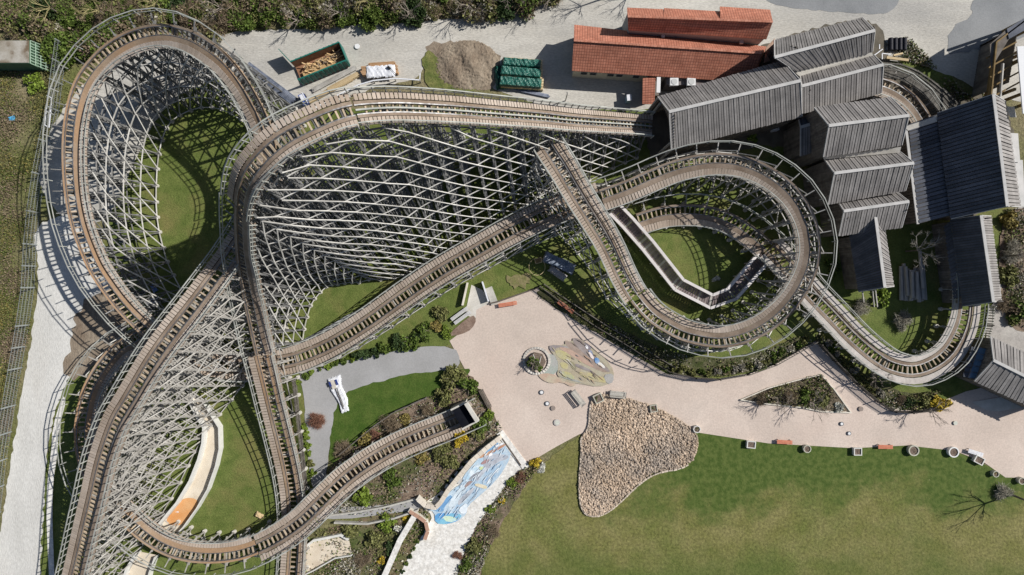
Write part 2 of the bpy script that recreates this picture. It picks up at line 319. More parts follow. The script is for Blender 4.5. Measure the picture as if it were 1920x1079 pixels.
Q = lambda L: [(900 + x / 6, 620 + y / 6) for x, y in L]
brn = (0.30, 0.23, 0.19); yel = (0.46, 0.42, 0.21)
painting('plaza_painting', 'faded yellow and brown log picture painted on pink plaza', [
    (Q([(740, 260), (860, 280), (890, 380), (880, 450), (800, 520), (640, 480), (720, 440), (780, 380)]), (0.35, 0.39, 0.35), (0.39, 0.39, 0.37)),
    (Q([(640, 490), (800, 480), (900, 540), (1100, 600), (1030, 640), (920, 580), (800, 600), (700, 560)]), (0.47, 0.35, 0.27), (0.48, 0.42, 0.32)),
    (Q([(780, 160), (960, 170), (950, 110), (1040, 130), (1040, 80), (1120, 95), (1240, 170), (1300, 230), (1420, 330), (1510, 460), (1490, 590), (1330, 640), (1130, 600), (980, 590), (860, 510), (880, 430), (870, 320), (780, 220)]), (0.39, 0.34, 0.25), (0.42, 0.39, 0.30)),
    (Q([(950, 110), (1020, 130), (1240, 290), (1460, 470), (1350, 470), (1100, 320), (970, 180)]), brn, (0.35, 0.28, 0.24)),
    (Q([(1040, 80), (1120, 95), (1240, 200), (1300, 320), (1480, 460), (1420, 470), (1200, 290), (1050, 150)]), (0.28, 0.24, 0.23), (0.34, 0.30, 0.29)),
    (Q([(780, 160), (970, 175), (1010, 200), (860, 185), (840, 250), (780, 220)]), (0.28, 0.25, 0.25), (0.35, 0.32, 0.32)),
    (Q([(860, 185), (1000, 200), (1180, 320), (1300, 420), (1230, 410), (1020, 280)]), (0.48, 0.35, 0.28), (0.44, 0.31, 0.25)),
    (Q([(850, 220), (940, 230), (1030, 290), (1010, 360), (900, 320), (850, 270)]), yel, (0.44, 0.41, 0.28)),
    (Q([(890, 350), (990, 370), (990, 440), (920, 430)]), (0.49, 0.44, 0.29), yel),
    (Q([(900, 460), (1000, 465), (1080, 540), (1000, 560), (930, 520)]), yel, (0.39, 0.42, 0.30)),
    (Q([(1060, 380), (1100, 375), (1280, 460), (1240, 470), (1080, 410)]), (0.24, 0.21, 0.21), (0.32, 0.29, 0.28)),
    (Q([(1000, 340), (1060, 360), (1090, 450), (1030, 430)]), (0.25, 0.23, 0.17), (0.32, 0.30, 0.18)),
    (Q([(1090, 460), (1250, 480), (1440, 550), (1430, 590), (1300, 580), (1160, 530)]), (0.49, 0.44, 0.22), (0.42, 0.37, 0.25)),
    (Q([(860, 500), (1000, 560), (1180, 600), (1330, 630), (1130, 590), (1110, 560), (980, 540)]), (0.28, 0.30, 0.28), (0.38, 0.38, 0.35)),
    (Q([(1380, 500), (1500, 480), (1500, 580), (1430, 610)]), (0.34, 0.34, 0.34), (0.40, 0.39, 0.37)),
    (Q([(1150, 130), (1240, 170), (1250, 220), (1200, 200)]), (0.23, 0.21, 0.24), None),
    (Q([(1175, 170), (1200, 165), (1220, 200), (1200, 215)]), (0.8, 0.8, 0.82), None),
    (Q([(1210, 215), (1260, 230), (1280, 290), (1230, 260)]), (0.21, 0.25, 0.38), (0.34, 0.37, 0.46)),
    (Q([(1210, 250), (1240, 240), (1290, 320), (1250, 320)]), (0.74, 0.66, 0.64), None),
    (Q([(1280, 310), (1330, 305), (1350, 360), (1300, 380)]), (0.10, 0.24, 0.50), (0.4, 0.5, 0.65)),
    (Q([(1310, 380), (1350, 350), (1410, 410), (1390, 430)]), (0.7, 0.68, 0.64), None),
], 0.15)

def strokes(root, n, x0, y0, x1, y1, ang, poly, cols, z, seed, L=(8, 30), Wd=(.05, .16)):
    """thin brush strokes that follow the picture's main direction"""
    g = random.Random(seed); mb = MB(); k = 0
    ms = [mat('%s_stroke_%d' % (root.name, i), c, None, fine=.1) for i, c in enumerate(cols)]
    def inside(x, y):
        r = False; j = len(poly) - 1
        for i in range(len(poly)):
            if (poly[i][1] > y) != (poly[j][1] > y) and x < (poly[j][0] - poly[i][0]) * (y - poly[i][1]) / (poly[j][1] - poly[i][1]) + poly[i][0]: r = not r
            j = i
        return r
    while k < n:
        x, y = g.uniform(x0, x1), g.uniform(y0, y1); l = g.uniform(*L) / 2; t = R(ang + g.gauss(0, 9)); dx, dy = l * math.cos(t), l * math.sin(t)
        if not (inside(x - dx, y - dy) and inside(x + dx, y + dy)): continue
        p, q = at(x - dx, y - dy), at(x + dx, y + dy); w_ = g.uniform(*Wd); n_ = Vector((-(q - p).y, (q - p).x, 0)).normalized() * w_; m_ = p.lerp(q, .4); zz = Vector((0, 0, z + k * .0004))
        mb.poly([p + zz, m_ - n_ + zz, q + zz, m_ + n_ + zz], g.choice(ms)); k += 1
    o = mb.build('brush_strokes', root)
pa = [o for o in bpy.data.objects if o.name == 'pavement_painting'][0]; pb = [o for o in bpy.data.objects if o.name == 'plaza_painting'][0]
strokes(pa, 70, 800, 820, 960, 990, -52, P([(1400, 175), (1530, 220), (1550, 330), (1480, 470), (1370, 620), (1240, 740), (1050, 900), (960, 1060), (700, 1080), (690, 960), (820, 780), (1000, 640), (1120, 430), (1250, 280)]), [(.68, .74, .79), (.4, .5, .6), (.44, .48, .53), (.6, .68, .74), (.32, .44, .58), (.66, .73, .78)], .262, 5, (6, 22), (.03, .09))
strokes(pb, 34, 1030, 635, 1152, 726, 40, Q([(780, 160), (960, 170), (1040, 80), (1240, 170), (1420, 330), (1510, 460), (1490, 590), (1330, 640), (980, 590), (860, 510), (880, 380)]), [(.2, .16, .14), (.3, .25, .2), (.5, .45, .25), (.42, .3, .22), (.55, .52, .46), (.25, .24, .25)], .262, 6, (8, 26), (.03, .08))
# ---------------- the wooden coaster ----------------
coaster = empty('roller_coaster', 'sprawling grey timber roller coaster with looping curves and dense trestles', 'roller coaster')

def spline(cp, step=0.3):
    """Catmull-Rom through unprojected control points (px, py, z[, bank]); returns samples with the control index"""
    P = [np.array((*at(c[0], c[1], c[2]), c[3] if len(c) > 3 else 0.0)) for c in cp]
    P = [2 * P[0] - P[1]] + P + [2 * P[-1] - P[-2]]
    pts = []; us = []
    for i in range(1, len(P) - 2):
        p0, p1, p2, p3 = P[i - 1:i + 3]; n = 24
        for k in range(n):
            t = k / n; pts.append(0.5 * ((2 * p1) + (-p0 + p2) * t + (2 * p0 - 5 * p1 + 4 * p2 - p3) * t * t + (-p0 + 3 * p1 - 3 * p2 + p3) * t ** 3)); us.append(i - 1 + t)
    pts.append(P[-2]); us.append(len(P) - 3.0); pts = np.array(pts); us = np.array(us)
    # light smoothing takes the wobble of the tracing out
    for _ in range(6):
        q = pts.copy(); q[2:-2] = (pts[:-4] + pts[1:-3] + pts[2:-2] + pts[3:-1] + pts[4:]) / 5; pts = q
    s = np.concatenate([[0], np.cumsum(np.linalg.norm(np.diff(pts[:, :3], axis=0), axis=1))])
    g = np.arange(0, s[-1], step)
    out = np.stack([np.interp(g, s, pts[:, k]) for k in range(4)], 1); uu = np.interp(g, s, us)
    return out, uu

class Track:
    def __init__(s, cp, step=0.15):
        s.P, s.u = spline(cp, step); s.step = step
        T = np.gradient(s.P[:, :3], axis=0); T /= np.linalg.norm(T, axis=1, keepdims=True); s.T = T
        n = np.stack([-T[:, 1], T[:, 0], 0 * T[:, 0]], 1); n /= np.linalg.norm(n, axis=1, keepdims=True); s.N = n   # left, level
        b = np.radians(s.P[:, 3:4]); s.L = n * np.cos(b) + np.array([0, 0, 1.0]) * np.sin(b)      # left, banked
        s.U = np.cross(T, s.L)
        s.U *= np.sign(s.U[:, 2:3])
    def rng(s, u0, u1):
        k = np.where((s.u >= u0) & (s.u <= u1))[0]; return int(k[0]), int(k[-1])
    def ptf(s, x, off, h=0.0):
        i = int(min(x, len(s.P) - 2)); f = x - i; return s.pt(i, off, h) * (1 - f) + s.pt(i + 1, off, h) * f
    def pt(s, i, off, h=0.0): return s.P[i, :3] + s.L[i] * off + s.U[i] * h

def strip(mb, tr, i0, i1, o0, o1, h, th, m, every=5):
    """long timber of the track between lateral offsets o0..o1"""
    idx = list(range(i0, i1, every)) + [i1]; oc = (o0 + o1) / 2; w = abs(o1 - o0)
    k = mb.mi(m); b = len(mb.V)
    for i in idx:
        for o, hh in ((o0, h), (o1, h), (o1, h - th), (o0, h - th)): mb.V.append(tuple(tr.pt(i, o, hh)))
    for j in range(len(idx) - 1):
        for e in range(4):
            f = (e + 1) % 4; a = b + j * 4; c = a + 4; mb.F.append((a + e, a + f, c + f, c + e)); mb.FM.append(k)
    for a in (b, b + (len(idx) - 1) * 4): mb.F.append((a, a + 1, a + 2, a + 3)); mb.FM.append(k)

def section(name, label, tr, u0, u1, lay='both', k=1.0, bent_every=2.2, bl=0.25, br=0.25, faces='LR', lev=2.5, dense=True, post=0.95, ramp=1, trim=None, wide_leg=1.5, chain=False, phase=0.0, rust=False, xtra=False, dark=False, faceg=True, solid=False, pitch=0.36, fm=WOODL):
    """one stretch of coaster: beams, ties, walkways, handrails, bents and the bracing between them.
       lay: 'both' level walkways on either side, 'outL' / 'outR' curve whose outer side is left / right"""
    sec = bpy.data.objects.new(name, None); COL.objects.link(sec); sec.parent = coaster; sec['label'] = label; sec.empty_display_size = 0.3
    i0, i1 = tr.rng(u0, u1); st = tr.step
    if lay == 'both': rl, rr, wl, wr, hl, hr = (0.46, 0.9), (-0.46, -0.9), (0.98, 1.75), (-0.98, -1.75), 1.85, -1.85
    elif lay == 'outR': rl, rr, wl, wr, hl, hr = (0.42, 1.1), (-0.42, -0.75), (1.12, 2.0), None, 2.1, -1.95
    elif lay == 'outL': rl, rr, wl, wr, hl, hr = (0.42, 0.75), (-0.42, -1.1), None, (-1.12, -2.0), 1.95, -2.1
    elif lay == 'thin': rl, rr, wl, wr, hl, hr = (0.5, 0.68), (-0.5, -0.68), (0.85, 1.45), (-0.85, -1.45), 1.6, -1.6
    sc = lambda t: None if t is None else tuple(v * k for v in t)
    rl, rr, wl, wr = sc(rl), sc(rr), sc(wl), sc(wr); hl *= k; hr *= k
    for r_ in (rl, rr):
        mb = MB(); strip(mb, tr, i0, i1, r_[0], r_[1], 0.0, 0.22, RAILR() if rust else RAILW())
        ins = r_[0] + (0.09 if r_[0] > 0 else -0.09); strip(mb, tr, i0, i1, r_[0], ins, 0.012, 0.03, STEEL())
        mb.build('rail', sec)
    mb = MB(); stp = int(0.56 / st + .5); x = 0
    for q in range(int((i1 - i0) * st / 0.58)):
        xi = i0 + (q + .3) * 0.58 / st; i = int(xi); a = tr.ptf(xi, rr[1] * 0.98, -0.32); b = tr.ptf(xi, rl[1] * 0.98, -0.32); mb.beam(a, b, 0.15, 0.16, TIE(), up=tr.U[i])
    mb.build('cross_ties', sec)
    if chain:
        mb = MB(); strip(mb, tr, i0, i1, -0.07, 0.07, -0.02, 0.12, HANDR()); mb.build('chain_trough', sec)
    for side, wk in ((1, wl), (-1, wr)):
        if wk is None: continue
        mb = MB()
        if solid: strip(mb, tr, i0, i1, wk[0], wk[1], 0.05, 0.1, mat('pale_walkway', (0.42, 0.39, 0.36), (0.54, 0.5, 0.47), 0.8, fine=.15, fscale=6)); mb.build('walkway', sec); continue
        n = int((i1 - i0) * st / pitch)
        for q in range(n):
            xi = i0 + (q + .5) * pitch / st; i = min(i1, int(xi))
            dz = random.uniform(-0.01, 0.01)
            mb.beam(tr.ptf(xi, wk[0], 0.04 + dz), tr.ptf(xi, wk[1], 0.04 + dz), 0.29, 0.05, DECK(), up=tr.U[i])
        for o in (wk[0] + side * 0.1, wk[1] - side * 0.1): strip(mb, tr, i0, i1, o - 0.05, o + 0.05, -0.04, 0.2, RAILW())
        mb.build('walkway', sec)
    # bents
    be = max(2, int(bent_every / st)); bl_ = bl if isinstance(bl, tuple) else (bl, bl); br_ = br if isinstance(br, tuple) else (br, br); ids = list(range(i0 + int(phase / st) + be // 2, i1, be)); inf = [tr.last] if getattr(tr, 'last', None) else []
    for i in ids:
        c = tr.P[i, :3]; n = tr.N[i]; z = c[2]; ff = (i - i0) / max(1, i1 - i0); bl = bl_[0] + (bl_[1] - bl_[0]) * ff; br = br_[0] + (br_[1] - br_[0]) * ff
        if z < 0.5: inf.append(None); continue
        tl = wl[1] * 0.95 if wl else hl * 0.5; trr = wr[1] * 0.95 if wr else hr * 0.5
        zl = tr.pt(i, tl)[2] - 0.45; zr = tr.pt(i, trr)[2] - 0.45
        fl = c + n * tl; fr = c + n * trr
        mb = MB(); W = WOODD() if dark else WOOD()
        L0 = np.array([*fl[:2], zl]); R0 = np.array([*fr[:2], zr])
        Lf = np.array([*(fl + n * bl * zl)[:2], 0.0]); Rf = np.array([*(fr - n * br * zr)[:2], 0.0])
        mb.beam(L0 + n * 0.3, R0 - n * 0.3, 0.13, 0.2, W)
        for a, b in ((L0, Lf), (R0, Rf)): mb.beam(a, b, 0.15, 0.14, W, up=tr.T[i])
        tops = []
        for o in ((post, -post, post - 0.35, -post + 0.35) if z > 9 else (post, -post) if z > 2.5 else ()):
            o *= k
            a = c + n * o; za = z - 0.5; t = np.array([*a[:2], za]); g = np.array([*a[:2], 0.0]); mb.beam(t, g, 0.13, 0.13, W, up=tr.T[i]); tops.append((t, g))
        # ledger levels at common heights above the ground, so neighbours line up
        f = lambda A, B, zz: A + (B - A) * min(1.0, max(0.0, (A[2] - zz) / max(A[2], 0.01)))
        ln = []; rn = []; m_ = 0
        while 0.35 + m_ * lev < min(zl, zr) - 0.5: ln.append(f(L0, Lf, 0.35 + m_ * lev)); rn.append(f(R0, Rf, 0.35 + m_ * lev)); m_ += 1
        ln.append(L0); rn.append(R0); nl = len(ln) - 1
        dh = tr.T[i] * 0.14 * [1, 1, 0]
        for q in range(0, nl):
            mb.beam(ln[q] + dh, rn[q] + dh, 0.07, 0.13, W)
            if dense and q > 0: mb.beam(ln[q] - dh, rn[q] - dh, 0.07, 0.13, W)
            a, b = (ln[q], rn[q + 1]) if q % 2 else (rn[q], ln[q + 1])
            mb.beam(a - dh, b - dh, 0.08, 0.11, W)
            if z > 8 and q % 2 == 0: mb.beam(ln[q] + dh, rn[q + 1] + dh, 0.08, 0.11, W)
        if nl == 0 and z > 1.2: mb.beam(L0 + dh, Rf + dh + [0, 0, .2], 0.08, 0.11, W)
        fz = CONC()
        for g in ([Lf, Rf] + [g for _, g in tops[:2]]):
            mb.prism([(g[0] + 0.25 * math.cos(t), g[1] + 0.25 * math.sin(t)) for t in np.arange(8) * math.pi / 4], -0.1, 0.32, fz)
        # struts that carry the outer handrail
        for s_, hh in ((1, hl), (-1, hr)):
            tl_ = wl if s_ > 0 else wr
            out = tr.pt(i, hh, 0.0); inn = tr.pt(i, (rl if s_ > 0 else rr)[0] * 0.9, -0.3)
            mb.beam(inn, tr.pt(i, hh * 1.03, -0.12), 0.1, 0.12, W)
        mb.build('support_bent', sec); inf.append((ln, rn, i, tops))
    tr.last = inf[-1] if inf else None
    # bracing between bents
    for sd_, key, bt in (('L', 0, 0), ('R', 1, 0)):
        if sd_ not in faces: continue
        mb = MB(); any_ = False
        for j in range(len(inf) - 1):
            A, B = inf[j], inf[j + 1]
            if A is None or B is None: continue
            a, b = A[key], B[key]; o = (tr.N[A[2]] * (0.14 if key == 0 else -0.14))
            na, nb = len(a) - 1, len(b) - 1; hi, lo, nh = (b, a, nb) if ramp > 0 else (a, b, na)
            for q in range(0, min(na, nb)):
                if q or faceg: mb.beam(a[q] + o, b[q] + o, 0.115, 0.09, fm(), up=o)
                any_ = True
            for q in range(0, len(lo) - 1):
                if q + 1 <= nh: mb.beam(lo[q] + o * 1.9, hi[q + 1] + o * 1.9, 0.115, 0.09, fm(), up=o); any_ = True
                if xtra and q + 1 < len(lo) - 1 and q < nh and q % 2: mb.beam(hi[q] + o * 1.3, lo[q + 1] + o * 1.3, 0.12, 0.08, fm(), up=o)
        if any_: mb.build('face_bracing', sec)
        else: pass
    mb = MB(); anyb = False
    for j in range(len(inf) - 1):
        A, B = inf[j], inf[j + 1]
        if A is None or B is None: continue
        for s_ in range(min(len(A[3]), len(B[3]), 2)):
            (t1, g1), (t2, g2) = A[3][s_], B[3][s_]; nl = int(t1[2] / (lev * 1.15))
            for q in range(1, nl + 1):
                f1 = min(1, q * lev * 1.15 / t1[2]); f2 = min(1, q * lev * 1.15 / t2[2])
                p1 = t1 + (g1 - t1) * f1; p2 = t2 + (g2 - t2) * f2; mb.beam(p1, p2, 0.1, 0.1, WOODD() if dark else WOOD()); anyb = True
                if (j + q) % 2 == 0: mb.beam(t1 + (g1 - t1) * max(0, f1 - lev * 1.15 / t1[2]), p2, 0.09, 0.09, WOODD() if dark else WOOD())
    if anyb: mb.build('ledgers', sec)
    # handrails: straight timbers from post to post
    for hh in (hl, hr):
        mb = MB(); out = (lay == 'outL' and hh > 0) or (lay == 'outR' and hh < 0); pe = be if out else max(3, be // 2)
        idx = list(range(i0, i1, pe)) + [i1]; z0 = 0.0 if out else 0.05; m = HANDR()
        for a, b in zip(idx[:-1], idx[1:]):
            up = np.array([0, 0, 1.0])
            A = tr.pt(a, hh, z0) + up; B = tr.pt(b, hh, z0) + up
            mb.beam(A, B, 0.1, 0.06, m); mb.beam(A - up * 0.5, B - up * 0.5, 0.04, 0.1, m)
            mb.beam(tr.pt(a, hh, -0.2), A + up * 0.02, 0.08, 0.08, m)
        mb.build('handrail', sec)
    return sec

T1 = Track([(1262, 243, 3.6), (1232, 239, 4.6), (1200, 235, 5.5), (1128, 230, 9.5), (1073, 226, 12.5), (1017, 220, 15), (940, 214, 18.4), (867, 208, 21.4), (800, 204, 23.4), (737, 202, 25), (673, 206, 26.3, -3), (636, 214, 26.9, -6),
            (593, 231, 27.3, -9), (540, 257, 27.5, -13), (503, 285, 27.3, -16), (472, 320, 26.4, -16), (457, 350, 25, -15), (450, 385, 22.6, -13), (449, 430, 18.8, -9), (452, 480, 14.6, -5), (460, 530, 11.2, -2), (468, 570, 9, 0),
            (483, 640, 6.4), (499, 705, 5), (512, 760, 3.6), (527, 820, 2.4), (541, 880, 1.5), (549, 930, 1.1), (552, 980, 0.9), (552, 1020, 0.9), (548, 1085, 1.0), (542, 1160, 1.1)])
section('lift_hill', 'straight grey lift hill climbing from the plank covered station barn', T1, 1.3, 10.2, 'both', k=0.74, bent_every=2.1, bl=(0.3, 0.42), br=0.1, faces='L', lev=2.1, ramp=1, chain=True, dense=False, dark=True)
section('lift_crest_curve', 'highest curve at the top of the lift hill', T1, 10.2, 17.2, 'both', k=0.8, bent_every=2.3, bl=(0.42, 0.3), br=0.1, faces='L', lev=2.1, ramp=1, dense=False, dark=True)
section('first_drop', 'steep drop beside the central lattice', T1, 17.2, 22.4, 'outR', k=0.88, bent_every=2.0, bl=(0.3, 0.2), br=0.1, faces='L', lev=2.1, ramp=-1, dense=False, dark=True)
section('drop_runout', 'brown straight track running down to the lower end', T1, 22.4, 30.9, 'both', k=0.88, bent_every=2.4, bl=0.1, br=0.1, faces='', lev=2.4, ramp=1, dense=False, rust=True)

T2 = Track([(118, 1170, 4.5), (143, 1074, 6.2), (160, 1001, 8.2), (176, 935, 9.8), (193, 863, 11), (217, 795, 12.2), (240, 755, 12.8), (262, 718, 13.2), (287, 677, 13.6), (320, 630, 13.5), (357, 583, 13.2), (397, 530, 12.6, -2), (430, 485, 12, -4), (470, 420, 11, -8), (498, 360, 10.4, -12), (508, 300, 10.2, -15),
            (500, 245, 10.7, -18), (480, 200, 11.4, -20), (452, 152, 12.2, -22), (415, 108, 12.7, -22), (370, 76, 12.7, -22), (337, 63, 12.4, -22), (300, 58, 12, -22), (255, 66, 11.4, -22), (213, 87, 10.9, -20), (180, 116, 10.4, -19), (152, 155, 10.1, -18), (136, 205, 9.9, -17), (129, 260, 9.7, -16), (129, 320, 9.5, -15),
            (134, 373, 9.2, -14), (145, 425, 8.9, -14), (160, 467, 8.6, -14), (178, 507, 8.2, -14), (201, 542, 7.8, -14), (228, 577, 7.3, -13), (260, 610, 6.6, -12), (300, 643, 5.4, -9), (350, 668, 4, -5), (410, 684, 2.6, -2), (470, 688, 1.8), (538, 678, 1.5),
            (580, 665, 1.6), (630, 642, 1.9), (693, 603, 2.4), (760, 555, 3), (827, 510, 3.5), (893, 472, 4), (960, 434, 4.4), (1037, 397, 4.8), (1127, 367, 5.2, 2), (1180, 348, 5.6, 5), (1225, 328, 5.74, 8), (1267, 312, 6.12, 11), (1310, 302, 6.49, 14), (1350, 299, 6.8, 16),
            (1395, 305, 7.11, 18), (1442, 325, 7.36, 20), (1482, 356, 7.54, 20), (1507, 390, 7.6, 20), (1522, 427, 7.6, 20), (1527, 467, 7.48, 20), (1521, 505, 7.23, 20), (1504, 543, 6.92, 20), (1480, 577, 6.55, 20), (1446, 608, 6.18, 19), (1403, 631, 5.74, 18), (1350, 642, 5.31, 17), (1290, 632, 4.8, 15), (1253, 615, 4.5, 13), (1220, 593, 4.3, 11), (1190, 558, 4.3, 8),
            (1167, 518, 4.6, 5), (1149, 478, 5.4, 3), (1133, 447, 6.4, 2), (1107, 405, 8, 1), (1078, 358, 9.6), (1056, 320, 10.8), (1040, 295, 11.4), (1018, 260, 12)])
section('climbing_trestle', 'long climbing trestle crossing above the curve beside the dirt track', T2, 0, 14.5, 'both', k=0.88, bent_every=2.3, bl=0.1, br=0.28, faces='R', lev=2.2, ramp=-1, fm=WOOD)
section('high_banked_loop', 'high banked loop round a green lawn', T2, 14.5, 37, 'outR', k=0.86, bent_every=2.3, bl=0.25, br=0.05, faces='L', lev=2.2, ramp=-1, dense=False, rust=True, dark=True)
section('low_straight', 'straight low run passing under the drop', T2, 37, 50, 'both', k=0.92, bent_every=2.4, bl=0.2, br=0.2, faces='R', lev=2.0, dense=False)
section('banked_turnaround', 'banked turnaround circling the inner lawn and footbridge', T2, 50, 71, 'outL', k=0.92, bent_every=2.1, bl=0.14, br=0.1, faces='L', lev=2.4, dense=False)
section('diving_run', 'track diving out of the lattice and across the straight run', T2, 71, 78.8, 'both', k=0.86, bent_every=2.4, bl=0.2, br=0.2, faces='LR', lev=2.4, dense=False)

T3 = Track([(278, 618, 3.5, -6), (250, 636, 3.6, -8), (222, 652, 2.9, -10), (196, 680, 3.0, -14), (176, 711, 3.3, -16), (163, 740, 3.4, -16), (155, 775, 3.6, -16), (151, 810, 3.6, -16), (154, 850, 3.6, -16), (165, 890, 3.6, -16), (190, 930, 3.6, -17), (215, 957, 3.6, -18), (240, 979, 3.4, -18), (268, 1004, 3.3, -18), (302, 1026, 3.1, -18), (343, 1041, 3.0, -18),
            (390, 1046, 2.9, -17), (440, 1042, 2.9, -14), (482, 1029, 2.9, -10), (523, 1008, 2.9, -6), (565, 979, 2.9, -3), (598, 947, 2.9), (632, 914, 2.4), (657, 892, 2), (700, 862, 1.5), (747, 836, 1), (792, 816, 0.7), (840, 797, 0.4), (880, 779, 0.2), (905, 768, 0.1)])
section('low_banked_curve', 'rust brown banked curve under the trestle beside the dirt track', T3, 0, 18, 'outR', k=0.92, bent_every=2.2, bl=0.03, br=0.2, faces='R', lev=2.2, dense=False, rust=True)
section('tunnel_run', 'curving run that ends at the dark tunnel mouth beside the garden', T3, 18, 28.9, 'both', k=0.95, bent_every=2.4, bl=0.08, br=0.15, faces='R', lev=2.0, dense=False)

T4 = Track([(1180, 417, 0.8, 8), (1217, 405, 0.9, 10), (1250, 397, 1, 12), (1300, 395, 1.3, 13), (1345, 402, 1.6, 14), (1385, 420, 1.9, 12), (1420, 445, 2.1, 10), (1450, 472, 2.2, 7), (1490, 516, 2.3, 3), (1525, 556, 2.3), (1560, 592, 2.3), (1600, 634, 2.2), (1640, 668, 2.1), (1672, 687, 2.1, -3), (1713, 695, 2.1, -5), (1750, 683, 2.1, -6), (1778, 662, 2.1, -6), (1797, 632, 2.1, -5), (1808, 602, 2.1, -3), (1812, 572, 2.1), (1812, 535, 2.1), (1806, 480, 2.1)])
section('shaded_inner_curve', 'shaded inner curve with wide grey walkway', T4, 0.4, 6.8, 'outL', k=0.95, bent_every=2.4, bl=0.0, br=0.05, faces='', dense=False)
section('brake_run', 'pale low brake run curving into the end barn', T4, 6.8, 20.5, 'both', k=0.98, bent_every=2.8, bl=0.0, br=0.0, faces='', lev=2.0, dense=False, solid=True)
T5 = Track([(1600, 150, 3, -5), (1645, 153, 2.9, 6), (1680, 165, 2.8, 8), (1708, 185, 2.7, 8), (1730, 212, 2.6, 8), (1745, 245, 2.5, 5), (1752, 290, 2.5)])
section('station_curve', 'small curve between the two station barns', T5, 0.3, 5.5, 'outL', k=0.85, bent_every=2.4, bl=0.2, br=0.2, faces='', dense=False)
# ---------------- buildings ----------------
PLANK = lambda: mat('grey_roof_planks', (0.21, 0.2, 0.195), (0.31, 0.295, 0.285), 0.5, island=0.17, fine=0.12, fscale=5)
PLANKD = lambda: mat('under_boards', (0.07, 0.065, 0.06), (0.11, 0.1, 0.095), 1, rough=0.9)
WALLW = lambda: mat('dark_timber_wall', (0.13, 0.115, 0.1), (0.2, 0.18, 0.16), 1.5, island=0.2)
FLASH = lambda: mat('roof_trim', (0.42, 0.42, 0.41), (0.52, 0.51, 0.5), 1.0, island=0.1)

SHADEP = mat('dark_grey_roof_planks', (0.075, 0.085, 0.105), (0.13, 0.14, 0.17), 0.4, island=0.2, fine=0.15, fscale=4)  # shade of the western slopes is put into this plank colour
def planks(name, parent, e0, e1, r0, r1, pitch=0.3, m=None, lift=0.05, over=0.0):
    """boards running from the eave line e0-e1 up to the ridge line r0-r1, every other one proud"""
    mb = MB(); e0, e1, r0, r1 = map(Vector, (e0, e1, r0, r1)); m = m or PLANK()
    nrm = (e1 - e0).cross(r0 - e0).normalized()
    if nrm.z < 0: nrm = -nrm
    mb.poly([e0, e1, r1, r0] if (e1 - e0).cross(r0 - e0).z > 0 else [e0, r0, r1, e1], PLANKD())
    n = max(2, int(max((e1 - e0).length, (r1 - r0).length) / pitch))
    for i in range(n):
        t = (i + 0.5) / n; a = e0.lerp(e1, t); b = r0.lerp(r1, t); hi = lift + 0.035 * (i % 2) + random.uniform(0, 0.012)
        d = (b - a).normalized(); wd = (e1 - e0).length / n * (0.8 if i % 2 else 0.72)
        ov = random.uniform(0, 0.06)
        mb.beam(a - d * ov + nrm * hi, b + nrm * hi, wd, 0.04, m, up=nrm)
    return mb.build(name, parent)

def gable(name, label, eA, rd, eB, zA, zr, zB=None, cat='barn', wall=True, wm=None, root=None, rm=None, zrr=None, pitch=0.3, parts=None):
    """gabled timber building; eaves and ridge given as photo pixels with their heights"""
    zB = zA if zB is None else zB
    A0, A1 = at(*eA[0], zA), at(*eA[1], zA); R0, R1 = at(*rd[0], zr), at(*rd[1], zr); B0, B1 = at(*eB[0], zB), at(*eB[1], zB)
    t = root or empty(name, label, cat, ((A0 + B1) / 2).to_2d().to_3d())
    loc = t.location.copy() if not root else Vector((0, 0, 0))
    def fix(o): o.matrix_parent_inverse = __import__('mathutils').Matrix.Translation(-t.location); return o
    fix(planks('roof', t, A0, A1, R0, R1, m=rm, pitch=pitch)); fix(planks('roof', t, B0, B1, R0, R1, m=None, pitch=pitch))
    mb = MB(); up = Vector((0, 0, 0.12)); mb.beam(R0 + up, R1 + up, 0.34, 0.07, FLASH()); fix(mb.build('ridge_cap', t))
    dn = Vector((0, 0, 0.06))
    for a, b in ((A0, R0), (A1, R1), (B0, R0), (B1, R1)): mb = MB(); mb.beam(a + dn, b + dn * 2, 0.08, 0.14, FLASH()); fix(mb.build('verge_board', t))
    if wall:
        mb = MB(); c = (A0 + A1 + B0 + B1) / 4; ins = lambda p: p + ((c - p).to_2d().normalized() * 0.35).to_3d()
        q = [ins(A0), ins(A1), ins(B1), ins(B0)]; m = wm or WALLW(); dz = Vector((0, 0, -0.12))
        def wallrun(a, b, za, zb, peak=None):
            L = (b - a).to_2d().length; n = max(2, int(L / 0.3))
            for i in range(n):
                s_ = (i + 0.5) / n; p = a.lerp(b, s_); top = za + (zb - za) * s_
                if peak is not None: top = min(za + (peak - za) * s_ * 2, zb + (peak - zb) * (1 - s_) * 2) - 0.15
                mb.beam((p.x, p.y, 0), (p.x, p.y, top - 0.1), L / n * 0.93, 0.06 + 0.03 * (i % 2), m, up=((b - a).cross(Vector((0, 0, 1)))).normalized())
        wallrun(q[0], q[1], zA, zA); wallrun(q[3], q[2], zB, zB)
        for a, b in ((q[0], q[3]), (q[1], q[2])): wallrun(a, b, zA, zB, zr)
        fix(mb.build('wall', t))
    return t

b1 = gable('lift_barn', 'long plank roofed barn the lift hill leaves from', [(1233, 183), (1467, 116)], [(1254, 211), (1500, 153)], [(1258, 280), (1503, 219)], 6, 9.3, wall=False)
M_ = __import__('mathutils').Matrix
def fixto(o, t): o.matrix_parent_inverse = M_.Translation(-t.location); return o
